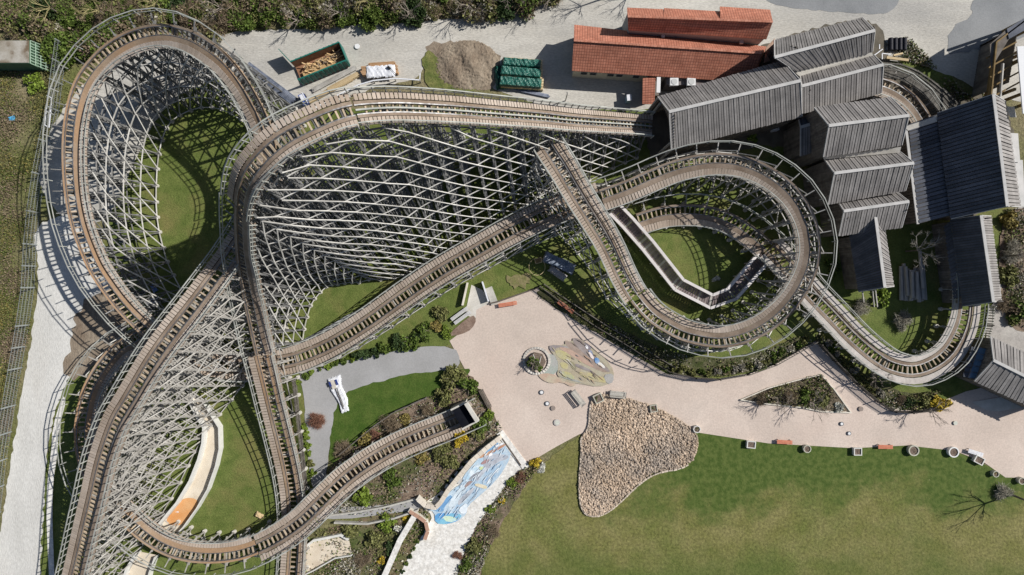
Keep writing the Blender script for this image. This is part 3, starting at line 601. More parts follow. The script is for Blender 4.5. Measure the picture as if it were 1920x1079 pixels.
# its west gable carries a dark arched opening; side walls and posts below the eaves
mb = MB()
A0, A1, B0, B1, R0 = at(1233, 183, 6), at(1467, 116, 6), at(1258, 280, 6), at(1503, 219, 6), at(1254, 211, 9.3)
for a, b in ((A0, A1), (B0, B1)):
    n = int((b - a).length / 0.3)
    for i in range(n):
        p = a.lerp(b, (i + .5) / n) + Vector((0, -0.3 if a is A0 else 0.3, 0)); mb.beam((p.x, p.y, 0), (p.x, p.y, 5.9), 0.28, 0.06 + 0.03 * (i % 2), WALLW())
n = int((B0 - A0).length / 0.26); dx = Vector((0.35, 0, 0))
for i in range(n):
    t = (i + .5) / n; p = A0.lerp(B0, t) + dx; top = 6 + 3.2 * (1 - abs(2 * t - 1)); s_ = abs(t - 0.5) * (B0 - A0).length
    zo = 0 if s_ > 2.3 else 5.2 + 1.5 * math.sqrt(max(0, 1 - (s_ / 2.3) ** 2))
    mb.beam((p.x, p.y, zo), (p.x, p.y, top), 0.25, 0.06 + 0.03 * (i % 2), WALLW(), up=(1, 0, 0))
for t in (0.0, 0.12, 0.88, 1.0):
    p = A0.lerp(B0, t) + Vector((0.15, 0, 0)); mb.beam((p.x, p.y, 0), (p.x, p.y, 6), 0.22, 0.22, WOOD())
fixto(mb.build('wall', b1), b1)
b2 = gable('stepped_barn', 'two stepped plank roofs beside the red tiled building', [(1451, 77), (1617, 35)], [(1451, 109), (1639, 59)], [(1490, 134), (1635, 98)], 6.2, 8.6)
gable('stepped_barn', '', [(1499, 144), (1637, 104)], [(1502, 163), (1655, 123)], [(1502, 214), (1652, 175)], 5.4, 7.4, root=b2)
mb = MB(); mb.poly([at(1488, 134, 6.0), at(1635, 98, 6.0), at(1637, 105, 5.6), at(1499, 144, 5.6)][::-1], CONC()); fixto(mb.build('gutter_strip', b2), b2)
b3 = gable('stepped_barn', 'tall barn of three grey plank roofs stepping down to a small gable', [(1526, 203), (1670, 184)], [(1553, 237), (1703, 218)], [(1543, 295), (1690, 273)], 7, 9.4)
gable('x', '', [(1545, 300), (1687, 286)], [(1563, 326), (1712, 307)], [(1552, 384), (1697, 358)], 5.5, 8.0, root=b3)
gable('x', '', [(1568, 376), (1682, 362)], [(1581, 397), (1703, 379)], [(1572, 443), (1690, 427)], 4.2, 6.4, root=b3)
gable('x', '', [(1593, 441), (1610, 548)], [(1640, 404), (1658, 540)], [(1658, 430), (1675, 538)], 3.0, 5.4, root=b3, rm=SHADEP)
mb = MB(); mb.poly([at(1543, 296, 6.6), at(1690, 276, 6.6), at(1687, 287, 6.0), at(1545, 300, 6.0)][::-1], CONC())
mb.poly([at(1570, 370, 5.2), at(1683, 354, 5.2), at(1683, 362, 4.7), at(1570, 376, 4.7)][::-1], CONC()); fixto(mb.build('gutter_strip', b3), b3)
mb = MB()
for x0, y0, x1, y1 in ((1617, 548, 1620, 573), (1636, 543, 1639, 576), (1641, 543, 1645, 576)):
    a = at(x0, y0, 2.8); b = at(x1, y1, 0); mb.beam(a, b, 0.12, 0.12, WOOD())
fixto(mb.build('post', b3), b3)
b4 = gable('small_barn', 'small dark roofed shed between the plank barns', [(1497, 226), (1546, 209)], [(1500, 240), (1552, 224)], [(1500, 294), (1551, 279)], 4.3, 5.0, rm=SHADEP)
b5 = gable('station_barn', 'huge dark plank roofed station barn with pale eastern slope', [(1757, 213), (1783, 411)], [(1861, 178), (1887, 388)], [(1885, 192), (1913, 389)], 5.2, 8.9, rm=SHADEP, pitch=0.42)
fixto(planks('roof', b5, at(1703, 234, 4.2), at(1723, 420, 4.2), at(1757, 215, 5.0), at(1782, 405, 5.0), m=SHADEP, pitch=0.45), b5)
mb = MB(); mb.poly([at(1698, 238, 4.3), at(1757, 218, 5.1), at(1757, 229, 5.1), at(1702, 246, 4.3)][::-1], CONC())
mb.beam(at(1699, 245, 4.2), at(1721, 421, 4.2), 0.3, 0.1, FLASH())
for p0, p1, z in (((1886, 200), (1898, 221), 4.2), ((1891, 250), (1905, 305), 3.9), ((1898, 300), (1914, 388), 3.6)):
    a = at(p0[0], p0[1], z); b = at(p1[0] + 4, p0[1] + 1, z - .3); c = at(p1[0] + 8, p1[1], z - .3); d = at(p0[0] + 8, p1[1], z); mb2 = MB(); mb2.poly([a, d, c, b], FLASH()); fixto(mb2.build('lean_to_roof', b5), b5)
fixto(mb.build('gutter', b5), b5)
mb = MB()
A = [at(1703, 234, 4.1), at(1723, 420, 4.1)]
n = 34
for i in range(n):
    p = A[0].lerp(A[1], i / n) + Vector((0.4, 0, 0)); mb.beam((p.x, p.y, 0), (p.x, p.y, 4.0), 0.3, 0.07, WALLW())
fixto(mb.build('wall', b5), b5)
b6 = gable('brake_barn', 'dark plank roofed barn the brake run curves into', [(1783, 412), (1806, 575)], [(1838, 405), (1861, 567)], [(1857, 406), (1877, 566)], 3.4, 6.6, rm=SHADEP)
fixto(planks('roof', b6, at(1771, 424, 2.5), at(1789, 562, 2.5), at(1784, 414, 3.2), at(1805, 556, 3.2), m=SHADEP, pitch=0.45), b6)
# hut at the lower right with a glazed lean-to
b7 = gable('entrance_hut', 'plank roofed hut with glazed lean to beside the pink path', [(1856, 632), (1990, 694)], [(1861, 676), (1985, 738)], [(1826, 715), (1972, 782)], 3.2, 4.6, pitch=0.42)
GLASS = mat('skylight_glass', (0.12, 0.2, 0.3), (0.16, 0.26, 0.38), 2, rough=0.15, spec=0.6)
mb = MB(); a, b, c, d = at(1834, 652, 2.9), at(1851, 655, 3.0), at(1831, 712, 3.0), at(1815, 709, 2.9)
mb.poly([a, d, c, b], GLASS)
for t in (0, 0.2, 0.4, 0.6, 0.8, 1.0): mb.beam(a.lerp(d, t) + Vector((0, 0, .03)), b.lerp(c, t) + Vector((0, 0, .03)), 0.07, 0.05, STEEL())
mb.beam(a, d, 0.1, 0.12, STEEL()); mb.beam(b, c, 0.1, 0.12, STEEL())
fixto(mb.build('skylight', b7), b7)
fixto(planks('roof', b7, at(1851, 655, 3.1), at(1832, 712, 3.1), at(1863, 655, 3.2), at(1855, 690, 3.2), m=SHADEP, pitch=0.3), b7)
fixto(planks('roof', b7, at(1822, 650, 2.7), at(1804, 708, 2.7), at(1833, 652, 2.8), at(1814, 709, 2.8), m=SHADEP, pitch=0.6), b7)
mb = MB()
for s_ in np.linspace(0, 1, 16):
    p = at(1834, 652, 2.7).lerp(at(1815, 709, 2.7), s_); mb.beam((p.x, p.y, 0), (p.x, p.y, 2.6), 0.3, 0.05, WALLW())
fixto(mb.build('wall', b7), b7)

# red tiled buildings
def tiles(name, c1, c2):
    m = bpy.data.materials.new(name); m.use_nodes = True; t = m.node_tree; N = t.nodes; L = t.links; b = N['Principled BSDF']; b.inputs['Roughness'].default_value = 0.75
    b.inputs['Specular IOR Level'].default_value = 0.25
    uv = N.new('ShaderNodeUVMap'); uv.uv_map = 'UVMap'; br = N.new('ShaderNodeTexBrick'); br.inputs['Scale'].default_value = 1.0; br.inputs['Brick Width'].default_value = 0.3; br.inputs['Row Height'].default_value = 0.33
    br.inputs['Mortar Size'].default_value = 0.03; br.inputs['Mortar Smooth'].default_value = 0.6; br.offset = 0.0
    br.inputs['Color1'].default_value = (*c1, 1); br.inputs['Color2'].default_value = (*c2, 1); br.inputs['Mortar'].default_value = (c1[0] * .45, c1[1] * .4, c1[2] * .4, 1)
    L.new(uv.outputs[0], br.inputs[0])
    tc = N.new('ShaderNodeTexCoord'); n = N.new('ShaderNodeTexNoise'); n.inputs['Scale'].default_value = 0.7; n.inputs['Detail'].default_value = 6; L.new(tc.outputs['Object'], n.inputs[0])
    mr = N.new('ShaderNodeMapRange'); mr.inputs[1].default_value = .3; mr.inputs[2].default_value = .7; mr.inputs[3].default_value = .8; mr.inputs[4].default_value = 1.15; L.new(n.outputs[0], mr.inputs[0])
    h = N.new('ShaderNodeHueSaturation'); L.new(mr.outputs[0], h.inputs['Value']); L.new(br.outputs[0], h.inputs['Color']); L.new(h.outputs[0], b.inputs['Base Color'])
    bp = N.new('ShaderNodeBump'); bp.inputs['Distance'].default_value = 0.04; L.new(br.outputs['Fac'], bp.inputs['Height']); bp.invert = True; L.new(bp.outputs[0], b.inputs['Normal'])
    return m
TILE = tiles('clay_tiles', (0.58, 0.245, 0.165), (0.48, 0.185, 0.12))
PLAST = mat('cream_render', (0.56, 0.51, 0.42), (0.64, 0.6, 0.5), 0.8, fine=0.06)
def tile_slab(name, parent, e0, e1, r1, r0, m=TILE):
    """tiled slope e0-e1 eave, r0-r1 ridge, 12 cm thick with metre UVs"""
    q = [Vector(v) for v in (e0, e1, r1, r0)]; n = (q[1] - q[0]).cross(q[3] - q[0]).normalized()
    if n.z < 0: q = [q[1], q[0], q[3], q[2]]; n = -n
    me = bpy.data.meshes.new(name); V = q + [v - n * 0.12 for v in q]
    me.from_pydata([tuple(v) for v in V], [], [(0, 1, 2, 3), (7, 6, 5, 4), (0, 4, 5, 1), (1, 5, 6, 2), (2, 6, 7, 3), (3, 7, 4, 0)])
    u = (q[1] - q[0]).normalized(); v_ = n.cross(u); uvl = me.uv_layers.new(name='UVMap')
    for l in me.loops:
        d = Vector(V[l.vertex_index]) - q[0]; uvl.data[l.index].uv = (d.dot(u), d.dot(v_))
    me.materials.append(m); o = bpy.data.objects.new(name, me); COL.objects.link(o); o.parent = parent; o.matrix_parent_inverse = M_.Translation(-parent.location); return o
def ridge_tiles(parent, a, b):
    mb = MB(); n = int((b - a).length / 0.4)
    for i in range(n): mb.beam(a.lerp(b, i / n) + Vector((0, 0, .03)), a.lerp(b, (i + .92) / n) + Vector((0, 0, .05)), 0.24, 0.1, mat('ridge_tile', (0.5, 0.24, 0.17), (0.42, 0.17, 0.11), 2, island=0.15))
    fixto(mb.build('ridge_cap', parent), parent)
h1 = empty('workshop_building', 'long low red tiled building with cream wall and small dark windows', 'building', at(1250, 110, 0))
ze, zr = 2.9, 5.2
NW, NE, RW, RE, SW, SE = at(1077, 47, ze), at(1437, 88, ze), at(1076, 77, zr), at(1428, 101, zr), at(1072, 134, ze), at(1412, 156, ze)
tile_slab('roof', h1, NW, NE, RE, RW); tile_slab('roof', h1, SW, SE, RE, RW); ridge_tiles(h1, RW, RE)
tile_slab('roof', h1, at(1437, 88, ze), at(1412, 156, ze), at(1425, 104, zr - .1), at(1428, 100, zr - .1))
tile_slab('roof', h1, at(1437, 89, 2.9), at(1453, 72, 2.9), at(1450, 112, 2.9), at(1432, 118, 3.3), m=mat('brown_flashing', (0.4, 0.27, 0.2), (0.5, 0.36, 0.28), 2, fine=0.2))
mb = MB(); dn = Vector((0, 0, -0.14)); ins = 0.3
q = [NW + Vector((ins, -ins, 0)), NE + Vector((-ins, -ins, 0)), SE + Vector((-ins, ins, 0)), SW + Vector((ins, ins, 0))]
mb.prism([(v.x, v.y) for v in q][::-1], 0, ze - 0.15, PLAST)
mb.poly([q[0] + dn, q[3] + dn, RW + Vector((ins, 0, -.2))], PLAST)
fixto(mb.build('wall', h1), h1)
WIN = mat('dark_window_glass', (0.03, 0.035, 0.04), None, rough=0.12, spec=0.6)
for px in (1093, 1111, 1145, 1162, 1195):
    t = (px - 1072) / 340.0; p = q[3].lerp(q[2], t); d = (q[2] - q[3]).normalized()
    mb = MB(); c = Vector((p.x, p.y - 0.03, 1.75)); mb.beam(c - d * 0.42, c + d * 0.42, 0.1, 0.75, FLASH()); f = fixto(mb.build('window', h1), h1)
    mb = MB(); c = c + Vector((0, -0.05, 0)); mb.beam(c - d * 0.36, c + d * 0.36, 0.06, 0.62, WIN); mb.build('pane', f)
pr = at(1218, 170, 0)
tile_slab('porch_roof', h1, at(1204, 196, 2.3), at(1205, 147, 2.5), at(1229, 147, 2.9), at(1227, 196, 2.7))
mb = MB(); mb.beam(at(1235, 146, 2.8), at(1234, 175, 2.8), 0.45, 0.2, mat('white_metal', (0.7, 0.71, 0.72), None, rough=0.4)); mb.prism([(pr.x + a, pr.y + b) for a, b in ((-.7, -1.4), (.6, -1.4), (.6, 1.5), (-.7, 1.5))], 0, 2.2, WALLW()); mb.prism([(v.x, v.y) for v in (at(1240, 150), at(1330, 156), at(1330, 175), at(1240, 172))][::-1], 0, 2.4, mat('flat_roof_felt', (0.16, 0.14, 0.14), (0.2, 0.18, 0.18), 1))
fixto(mb.build('annex', h1), h1)
ac = empty('air_conditioner', 'white square air conditioning box on the flat annex roof', 'air conditioner', at(1262, 157, 2.4))
mb = MB(); mb.prism([(-.5, -.45), (.5, -.45), (.5, .45), (-.5, .45)], 0.05, 0.55, mat('white_metal', (0, 0, 0))); mb.build('casing', ac)
mb = MB(); mb.prism([(0.36 * math.cos(t), 0.36 * math.sin(t)) for t in np.arange(16) * math.pi / 8], 0.55, 0.6, mat('pale_grille', (0.5, 0.52, 0.52), None)); mb.build('fan_grille', ac)
ac2 = dup(ac, at(1294, 157, 2.4), 0, 'white air conditioning box half under the barn eave'); ac2['category'] = 'air conditioner'
h2 = empty('upper_building', 'red tiled building with three stepped roof segments by the gravel road', 'building', at(1310, 50, 0))
zs = [((1176, 15), (1244, 18), (1177, 32), (1245, 35)), ((1245, 16), (1350, 22), (1245, 35), (1351, 38)), ((1350, 13), (1444, 19), (1351, 38), (1449, 42))]
for i, (a, b, c, d) in enumerate(zs):
    up = 0.0 if i < 2 else 0.25
    tile_slab('roof', h2, at(*a, 4.6 + up), at(*b, 4.6 + up), at(*d, 6.4), at(*c, 6.4))
tile_slab('roof', h2, at(1178, 58, 4.6), at(1437, 75, 4.6), at(1449, 42, 6.4), at(1177, 32, 6.4)); ridge_tiles(h2, at(1177, 32, 6.4), at(1449, 42, 6.4))
mb = MB(); w1 = [at(1180, 17, 4.6), at(1440, 22, 4.6), at(1434, 73, 4.5), at(1181, 56, 4.5)]
mb.prism([(v.x, v.y) for v in w1][::-1], 0, 4.4, mat('grey_board_wall', (0.3, 0.31, 0.32), (0.38, 0.39, 0.4), 2, stretch=(6, 0.3, 0.3)))
fixto(mb.build('wall', h2), h2)
for px, py in ((1243, 68), (1390, 79)):
    mb = MB(); c = at(px, py, 3.6); mb.beam(c + Vector((-.2, 0.0, 0)), c + Vector((.2, 0.0, 0)), 0.5, 0.3, FLASH()); fixto(mb.build('vent', h2), h2)

# tower of beams at the right edge with white roof
tw = empty('timber_tower', 'shaded timber frame tower with white roof panel at the road corner', 'tower', at(1900, 120, 0))
YB = mat('ochre_beam', (0.17, 0.115, 0.05), (0.24, 0.17, 0.08), 1.5, island=0.2)
mb = MB()
for x, y in ((1860, 90), (1850, 140), (1842, 190), (1900, 50), (1885, 115), (1875, 190), (1925, 90), (1930, 190)):
    g = at(x - 20, y + 10, 0); mb.beam(g, (g.x, g.y, 6.2), 0.3, 0.3, YB)
for k in range(7):
    z = 1 + k * 0.85; mb.beam(at(1862 + k, 86 - k, z), at(1844 + k * 2, 200, z), 0.16, 0.2, YB); mb.beam(at(1862 + k, 86 - k, z), at(1915 + k, 46 - k, z), 0.16, 0.2, YB)
    mb.beam(at(1875 + k, 120, z), at(1868 + k, 205, z), 0.14, 0.16, WOOD())
for k in range(5): mb.beam(at(1850 + 3 * k, 110 + 18 * k, 5.6), at(1905 + 3 * k, 80 + 18 * k, 5.8), 0.16, 0.2, YB)
fixto(mb.build('frame', tw), tw)
mb = MB(); mb.poly([at(1888, 55, 6.2), at(1960, 10, 6.2), at(1960, 36, 6.2), at(1892, 74, 6.2)][::-1], SHADEP); mb.poly([at(1856, 84, 5.9), at(1889, 54, 6.1), at(1893, 72, 6.1), at(1858, 130, 5.9)][::-1], WALLW())
fixto(mb.build('roof', tw), tw)
mb = MB(); mb.prism([(v.x, v.y) for v in (at(1907, 88, 6.6), at(1918, 214, 6.6), at(1990, 214, 6.6), at(1990, 84, 6.6))], 6.5, 6.62, mat('white_sheeting', (0.78, 0.79, 0.8), (0.72, 0.73, 0.75), 3, stretch=(0.2, 6, 1))); fixto(mb.build('roof_panel', tw), tw)
mb = MB()
for i in range(22):
    p = at(1838, 88, 0).lerp(at(1822, 182, 0), i / 21.0); mb.beam((p.x, p.y, 0), (p.x, p.y, 5.4), 0.32, 0.06, WALLW())
for i in range(22):
    p = at(1838, 88, 0).lerp(at(1880, 66, 0), i / 21.0); mb.beam((p.x, p.y, 0), (p.x, p.y, 5.6), 0.2, 0.06, WALLW())
fixto(mb.build('wall', tw), tw)
# boarded deck shade beside the station curve
sg = empty('slatted_canopy', 'dark open slatted canopy arching outside the small station curve', 'canopy', at(1730, 170, 0))
mb = MB(); arc_o = [(1655, 118), (1690, 120), (1722, 133), (1750, 152), (1775, 172), (1797, 195)]; arc_i = [(1655, 146), (1685, 150), (1712, 163), (1733, 180), (1750, 200), (1760, 212)]
SL = mat('dark_slats', (0.1, 0.095, 0.085), (0.16, 0.15, 0.135), 2, island=0.35)
def along(pl, t):
    s_ = t * (len(pl) - 1); i = min(len(pl) - 2, int(s_)); f = s_ - i; return (pl[i][0] * (1 - f) + pl[i + 1][0] * f, pl[i][1] * (1 - f) + pl[i + 1][1] * f)
for i in range(64):
    t = i / 63.0; mb.beam(at(*along(arc_o, t), 2.8), at(*along(arc_i, t), 3.0), 0.09, 0.08, SL)
for j in range(5):
    f = (j + .3) / 5
    for i in range(12):
        a = along(arc_o, i / 12); b = along(arc_i, i / 12); c = along(arc_o, (i + 1) / 12); d = along(arc_i, (i + 1) / 12); L_ = lambda p, q: (p[0] + (q[0] - p[0]) * f, p[1] + (q[1] - p[1]) * f)
        mb.beam(at(*L_(a, b), 2.95), at(*L_(c, d), 2.95), 0.1, 0.1, SL)
for i in range(7):
    g = at(*along(arc_o, i / 6), 2.8); mb.beam((g.x, g.y, 0), (g.x, g.y, 2.8), 0.15, 0.15, SL); g = at(*along(arc_i, i / 6), 2.9); mb.beam((g.x, g.y, 0), (g.x, g.y, 2.9), 0.15, 0.15, SL)
fixto(mb.build('slats', sg), sg)

# container with green mesh side at the top left
ct = empty('storage_container', 'green container with mossy flat roof and mesh side at the wood edge', 'container', at(20, 105, 0))
x0, x1, y1_, y0_ = at(-60, 0, 2.6).x, at(54, 0, 2.6).x, at(0, 76, 2.6).y, at(0, 119, 2.6).y
mb = MB(); GM = mat('green_painted_metal', (0.07, 0.14, 0.09), (0.11, 0.18, 0.12), 1, rough=0.6)
mb.prism([(x0, y0_), (x1, y0_), (x1, y1_), (x0, y1_)], 0, 2.5, GM)
fixto(mb.build('body', ct), ct)
mb = MB(); mb.prism([(x0, y0_ + .05), (x1 - .05, y0_ + .05), (x1 - .05, y1_ - .05), (x0, y1_ - .05)], 2.5, 2.58, mat('mossy_roof', (0.3, 0.27, 0.22), (0.42, 0.4, 0.36), 0.9, fine=0.2, c3=(0.16, 0.12, 0.08), s3=0.5)); fixto(mb.build('roof', ct), ct)
mb = MB(); LG = mat('pale_green_mesh', (0.3, 0.42, 0.32), (0.36, 0.48, 0.38), 2)
for i in range(9): f = i / 8; mb.beam((x1 + .1, y0_ * (1 - f) + y1_ * f, 2.5), (x1 + 1.3, y0_ * (1 - f) + y1_ * f - .3, 0.1), 0.06, 0.06, LG)
for k in range(6): f = k / 5; mb.beam((x1 + .1 + 1.2 * f, y0_ - .3 * f, 2.5 - 2.4 * f), (x1 + .1 + 1.2 * f, y1_ - .3 * f, 2.5 - 2.4 * f), 0.06, 0.06, LG)
fixto(mb.build('mesh_side', ct), ct)
# ---------------- vegetation ----------------
def leafmat(name, a, b, tr=0.25):
    m = mat(name, a, b, 2.2, rough=0.7, island=0.45, spec=0.15)
    return m
LM = {
    'green': leafmat('green_leaves', (0.065, 0.105, 0.02), (0.12, 0.165, 0.035)),
    'fresh': leafmat('fresh_green_leaves', (0.13, 0.19, 0.025), (0.2, 0.27, 0.05)),
    'olive': leafmat('olive_leaves', (0.125, 0.135, 0.045), (0.2, 0.2, 0.08)),
    'dark': leafmat('dark_evergreen_leaves', (0.03, 0.055, 0.02), (0.06, 0.09, 0.03)),
    'yellow': leafmat('yellow_blossom', (0.42, 0.31, 0.03), (0.55, 0.43, 0.06)),
    'ochre': leafmat('ochre_leaves', (0.2, 0.165, 0.055), (0.3, 0.245, 0.08)),
    'brown': leafmat('brown_twigs', (0.17, 0.13, 0.085), (0.27, 0.215, 0.15)),
    'grey': leafmat('pale_twigs', (0.27, 0.25, 0.2), (0.4, 0.38, 0.32)),
    'red': leafmat('red_brown_leaves', (0.2, 0.1, 0.07), (0.3, 0.16, 0.11)),
    'white': leafmat('white_blossom', (0.5, 0.5, 0.44), (0.66, 0.66, 0.6)),
}
BARK = mat('bark', (0.12, 0.1, 0.08), (0.22, 0.19, 0.16), 3, stretch=(3, 3, 0.6))
def leaf_cloud(n, size, clumps, seed, flat=0.75, twig=0.0, hollow=0.35):
    """n small faces spread through a cluster of lumps that fills the unit ball's upper part; returns V, F"""
    g = np.random.default_rng(seed)
    cc = g.normal(size=(clumps, 3)); cc /= np.linalg.norm(cc, axis=1, keepdims=True); cc *= g.uniform(0.25, 0.72, (clumps, 1)); cc[:, 2] = np.abs(cc[:, 2]) * 0.9
    cr = g.uniform(0.22, 0.42, clumps)
    k = g.integers(0, clumps, n); d = g.normal(size=(n, 3)); d /= np.linalg.norm(d, axis=1, keepdims=True)
    c = cc[k] + d * (cr[k] * g.uniform(hollow, 1.05, n))[:, None]; c[:, 2] = c[:, 2] * flat + 0.25 * flat; c[:, 2] = np.maximum(c[:, 2], 0.04)
    a = g.normal(size=(n, 3)); a /= np.linalg.norm(a, axis=1, keepdims=True); b = np.cross(a, g.normal(size=(n, 3))); b /= np.linalg.norm(b, axis=1, keepdims=True)
    s = size * g.uniform(0.6, 1.4, n)[:, None]; e = s * (1 if twig == 0 else 0.12); a = a * s * (1 + 2.2 * twig); b = b * e
    V = np.stack([c - a - b * .3, c - b, c + a, c + b], 1).reshape(-1, 3)
    return V, np.arange(4 * n).reshape(-1, 4)
LIB = {}
def bush(kind, var, big=False):
    """unit-size shrub: crown (leaf faces) and stems; copies are scaled from it"""
    key = (kind, var, big)
    if key in LIB: return LIB[key]
    mats = {'mix': ['olive', 'green', 'brown'], 'wood': ['olive', 'brown', 'green', 'green'], 'thicket': ['brown', 'olive', 'grey']}.get(kind, [kind])
    n = 5200 if big else 1300; size = 0.05 if big else 0.085
    tw = 1.0 if kind in ('brown', 'grey', 'red') else 0.0
    V, F = leaf_cloud(n, size, 26 if big else 11, 100 + var * 7 + len(LIB), twig=tw, hollow=0.1 if tw else 0.35)
    mi = np.zeros(n, int)
    if len(mats) > 1:
        c = V[::4]; f = np.sin(c[:, 0] * 4 + var) + np.cos(c[:, 1] * 5 - var) + rng.normal(0, 0.7, n); mi = np.digitize(f, np.linspace(-1.2, 1.2, len(mats) - 1) if len(mats) > 2 else [0])
        mi = np.clip(mi, 0, len(mats) - 1)
        if kind in ('wood', 'thicket'):   # twigs among the leaves
            V2, F2 = leaf_cloud(n // 2, size * 1.2, 20, 900 + var, twig=1.0, hollow=0.0); F = np.concatenate([F, F2 + len(V)]); V = np.concatenate([V, V2]); mi = np.concatenate([mi, np.full(len(F2), mats.index('brown'))])
    me_o = np_mesh('crown', V, F, [LM[k] for k in mats], mi)
    mb = MB(); g = random.Random(var + 5)
    for i in range(7):
        t = i * 0.9 + g.random(); r = g.uniform(.2, .6); p = Vector((0, 0, 0)); q = Vector((r * math.cos(t) * .5, r * math.sin(t) * .5, .35)); e = Vector((r * math.cos(t), r * math.sin(t), g.uniform(.5, .8)))
        mb.tube(p, q, .035, .025, BARK, 5, False); mb.tube(q, e, .025, .008, BARK, 4, False)
    st = mb.build('stems')
    LIB[key] = (me_o.data, st.data); bpy.data.objects.remove(me_o); bpy.data.objects.remove(st)
    return LIB[key]
def plant(name, px, py, r, kind, label, cat='shrub', group=None, h=1.0, big=False, z=0.0, base=True):
    """shrub whose crown centre shows at (px, py); r in metres"""
    cr, st = bush(kind, random.randint(0, 2), big)
    hh = r * 0.55 * h; p = at(px, py, z + hh); o = empty(name, label, cat, (p.x, p.y, z), group)
    o.rotation_euler = (0, 0, random.uniform(0, 6.28)); o.scale = (r * random.uniform(.92, 1.08), r * random.uniform(.92, 1.08), r * h)
    for nm, d in (('crown', cr), ('stems', st)):
        c = bpy.data.objects.new(nm, d); COL.objects.link(c); c.parent = o
    return o
def bare_tree(name, px, py, ht, label, group=None, seed=1, spread=0.5, col=None, z_at=0.0, r0=0.11, levels=4, lean=(0, 0)):
    p = at(px, py, z_at); o = empty(name, label, 'tree', (p.x, p.y, 0), group); g = random.Random(seed); m = col or mat('bare_branches', (0.2, 0.17, 0.14), (0.33, 0.29, 0.25), 3)
    mb = MB(); tr = MB()
    top = Vector((lean[0] * ht * .3, lean[1] * ht * .3, ht * 0.38)); tr.tube((0, 0, 0), top, r0, r0 * .75, BARK, 7, False)
    def grow(a, d, L, r, lv):
        b = a + d * L; mb.tube(a, b, r, r * .6, m, 4 if lv < 2 else 3, False)
        if lv >= levels: return
        for _ in range(3 if lv < 3 else 4):
            t = g.uniform(.35, 1); nd = (d + Vector((g.gauss(0, spread), g.gauss(0, spread), g.gauss(0.05, spread * .6)))).normalized()
            if nd.z < -0.1: nd.z = 0.05
            grow(a + d * L * t, nd, L * g.uniform(.5, .78), max(.008, r * .55), lv + 1)
    for k in range(5):
        t = k * 1.256 + g.random(); grow(top, Vector((math.cos(t) * .75 + lean[0], math.sin(t) * .75 + lean[1], .75)).normalized(), ht * .3, r0 * .5, 1)
    tr.build('trunk', o); mb.build('branches', o)
    return o

# the wood along the top edge
TW = mat('mossy_twig_branches', (0.26, 0.23, 0.12), (0.38, 0.33, 0.16), 2)
k = 0; LABN = {}
edge = [(0, 60), (60, 120), (120, 105), (170, 70), (260, 40), (400, 40), (520, 34), (640, 34), (760, 22), (880, 12), (1040, -12)]
def edge_y(x):
    for a, b in zip(edge[:-1], edge[1:]):
        if a[0] <= x <= b[0]: return a[1] + (b[1] - a[1]) * (x - a[0]) / (b[0] - a[0])
    return edge[-1][1]
kinds = {'wood': 'olive and brown tree crown in the wood above the gravel road', 'mix': 'greener tree crown in the wood above the gravel road', 'thicket': 'bare brown thicket crown in the wood above the gravel road', 'green': 'small dense green bush in the wood above the gravel road', 'dark': 'dark evergreen crown in the wood above the gravel road'}
for row in range(4):
    x = -20 + row * 17
    while x < 1050:
        y = edge_y(max(0, x)) - 8 - row * 30 + random.uniform(-9, 9)
        if y > -45 and not (x < 75 and y > 55):
            kd = random.choices(['wood', 'mix', 'thicket', 'green', 'dark'], [4, 3, 3, 1.2, 1.6])[0]
            zx = [z_ for z_ in ((95, 'above the green container'), (210, 'left of the high loop top'), (330, 'behind the top of the high loop'), (450, 'right of the high loop top'), (560, 'left of the skip'), (660, 'above the open skip'), (760, 'above the white covered stack'), (860, 'above the brown earth heap'), (960, 'above the green tarpaulins'), (2000, 'at the thin end of the wood')) if x < z_[0]][0][1]
            lab_ = {'wood': 'olive brown crown', 'mix': 'greener crown', 'thicket': 'bare brown thicket', 'green': 'small green bush', 'dark': 'dark evergreen crown'}[kd] + ' ' + ['at the road edge', 'one row back', 'deep in the wood', 'farthest from the road'][row] + ', ' + zx
            used_ = LABN.setdefault(lab_, 0); LABN[lab_] += 1
            if used_: lab_ += [', its right neighbour', ', farther right', ', farthest right'][min(2, used_ - 1)]
            plant('woodland_tree', x, y, random.uniform(1.6, 2.9), kd, lab_, 'tree', 'trees of the wood along the top edge', h=random.uniform(.75, 1.1), big=True); k += 1
        x += random.uniform(33, 50)
for i, (x, y, s_, c) in enumerate([(200, 30, 6, TW), (110, 25, 6, TW), (420, 22, 5, None), (560, 42, 4, None), (640, 30, 5, None), (770, 30, 4.5, None), (880, 18, 5, None), (960, 5, 5.5, None), (1040, 0, 6, None), (1130, -8, 6, None), (1215, -22, 6, None), (300, 15, 5, TW), (690, 10, 5, TW)]):
    bare_tree('bare_tree', x, y, s_, 'bare branched tree overhanging the road ' + ['left of the loop top', 'above the green container', 'above the loop right shoulder', 'left of the skip', 'above the skip', 'above the white sheet', 'above the earth heap', 'above the green tarpaulins', 'left of the red roofs', 'near the upper red roof', 'over the upper red roof', 'behind the loop top', 'right of the skip'][i], 'bare trees at the road edge', seed=i + 3, col=c, z_at=1)
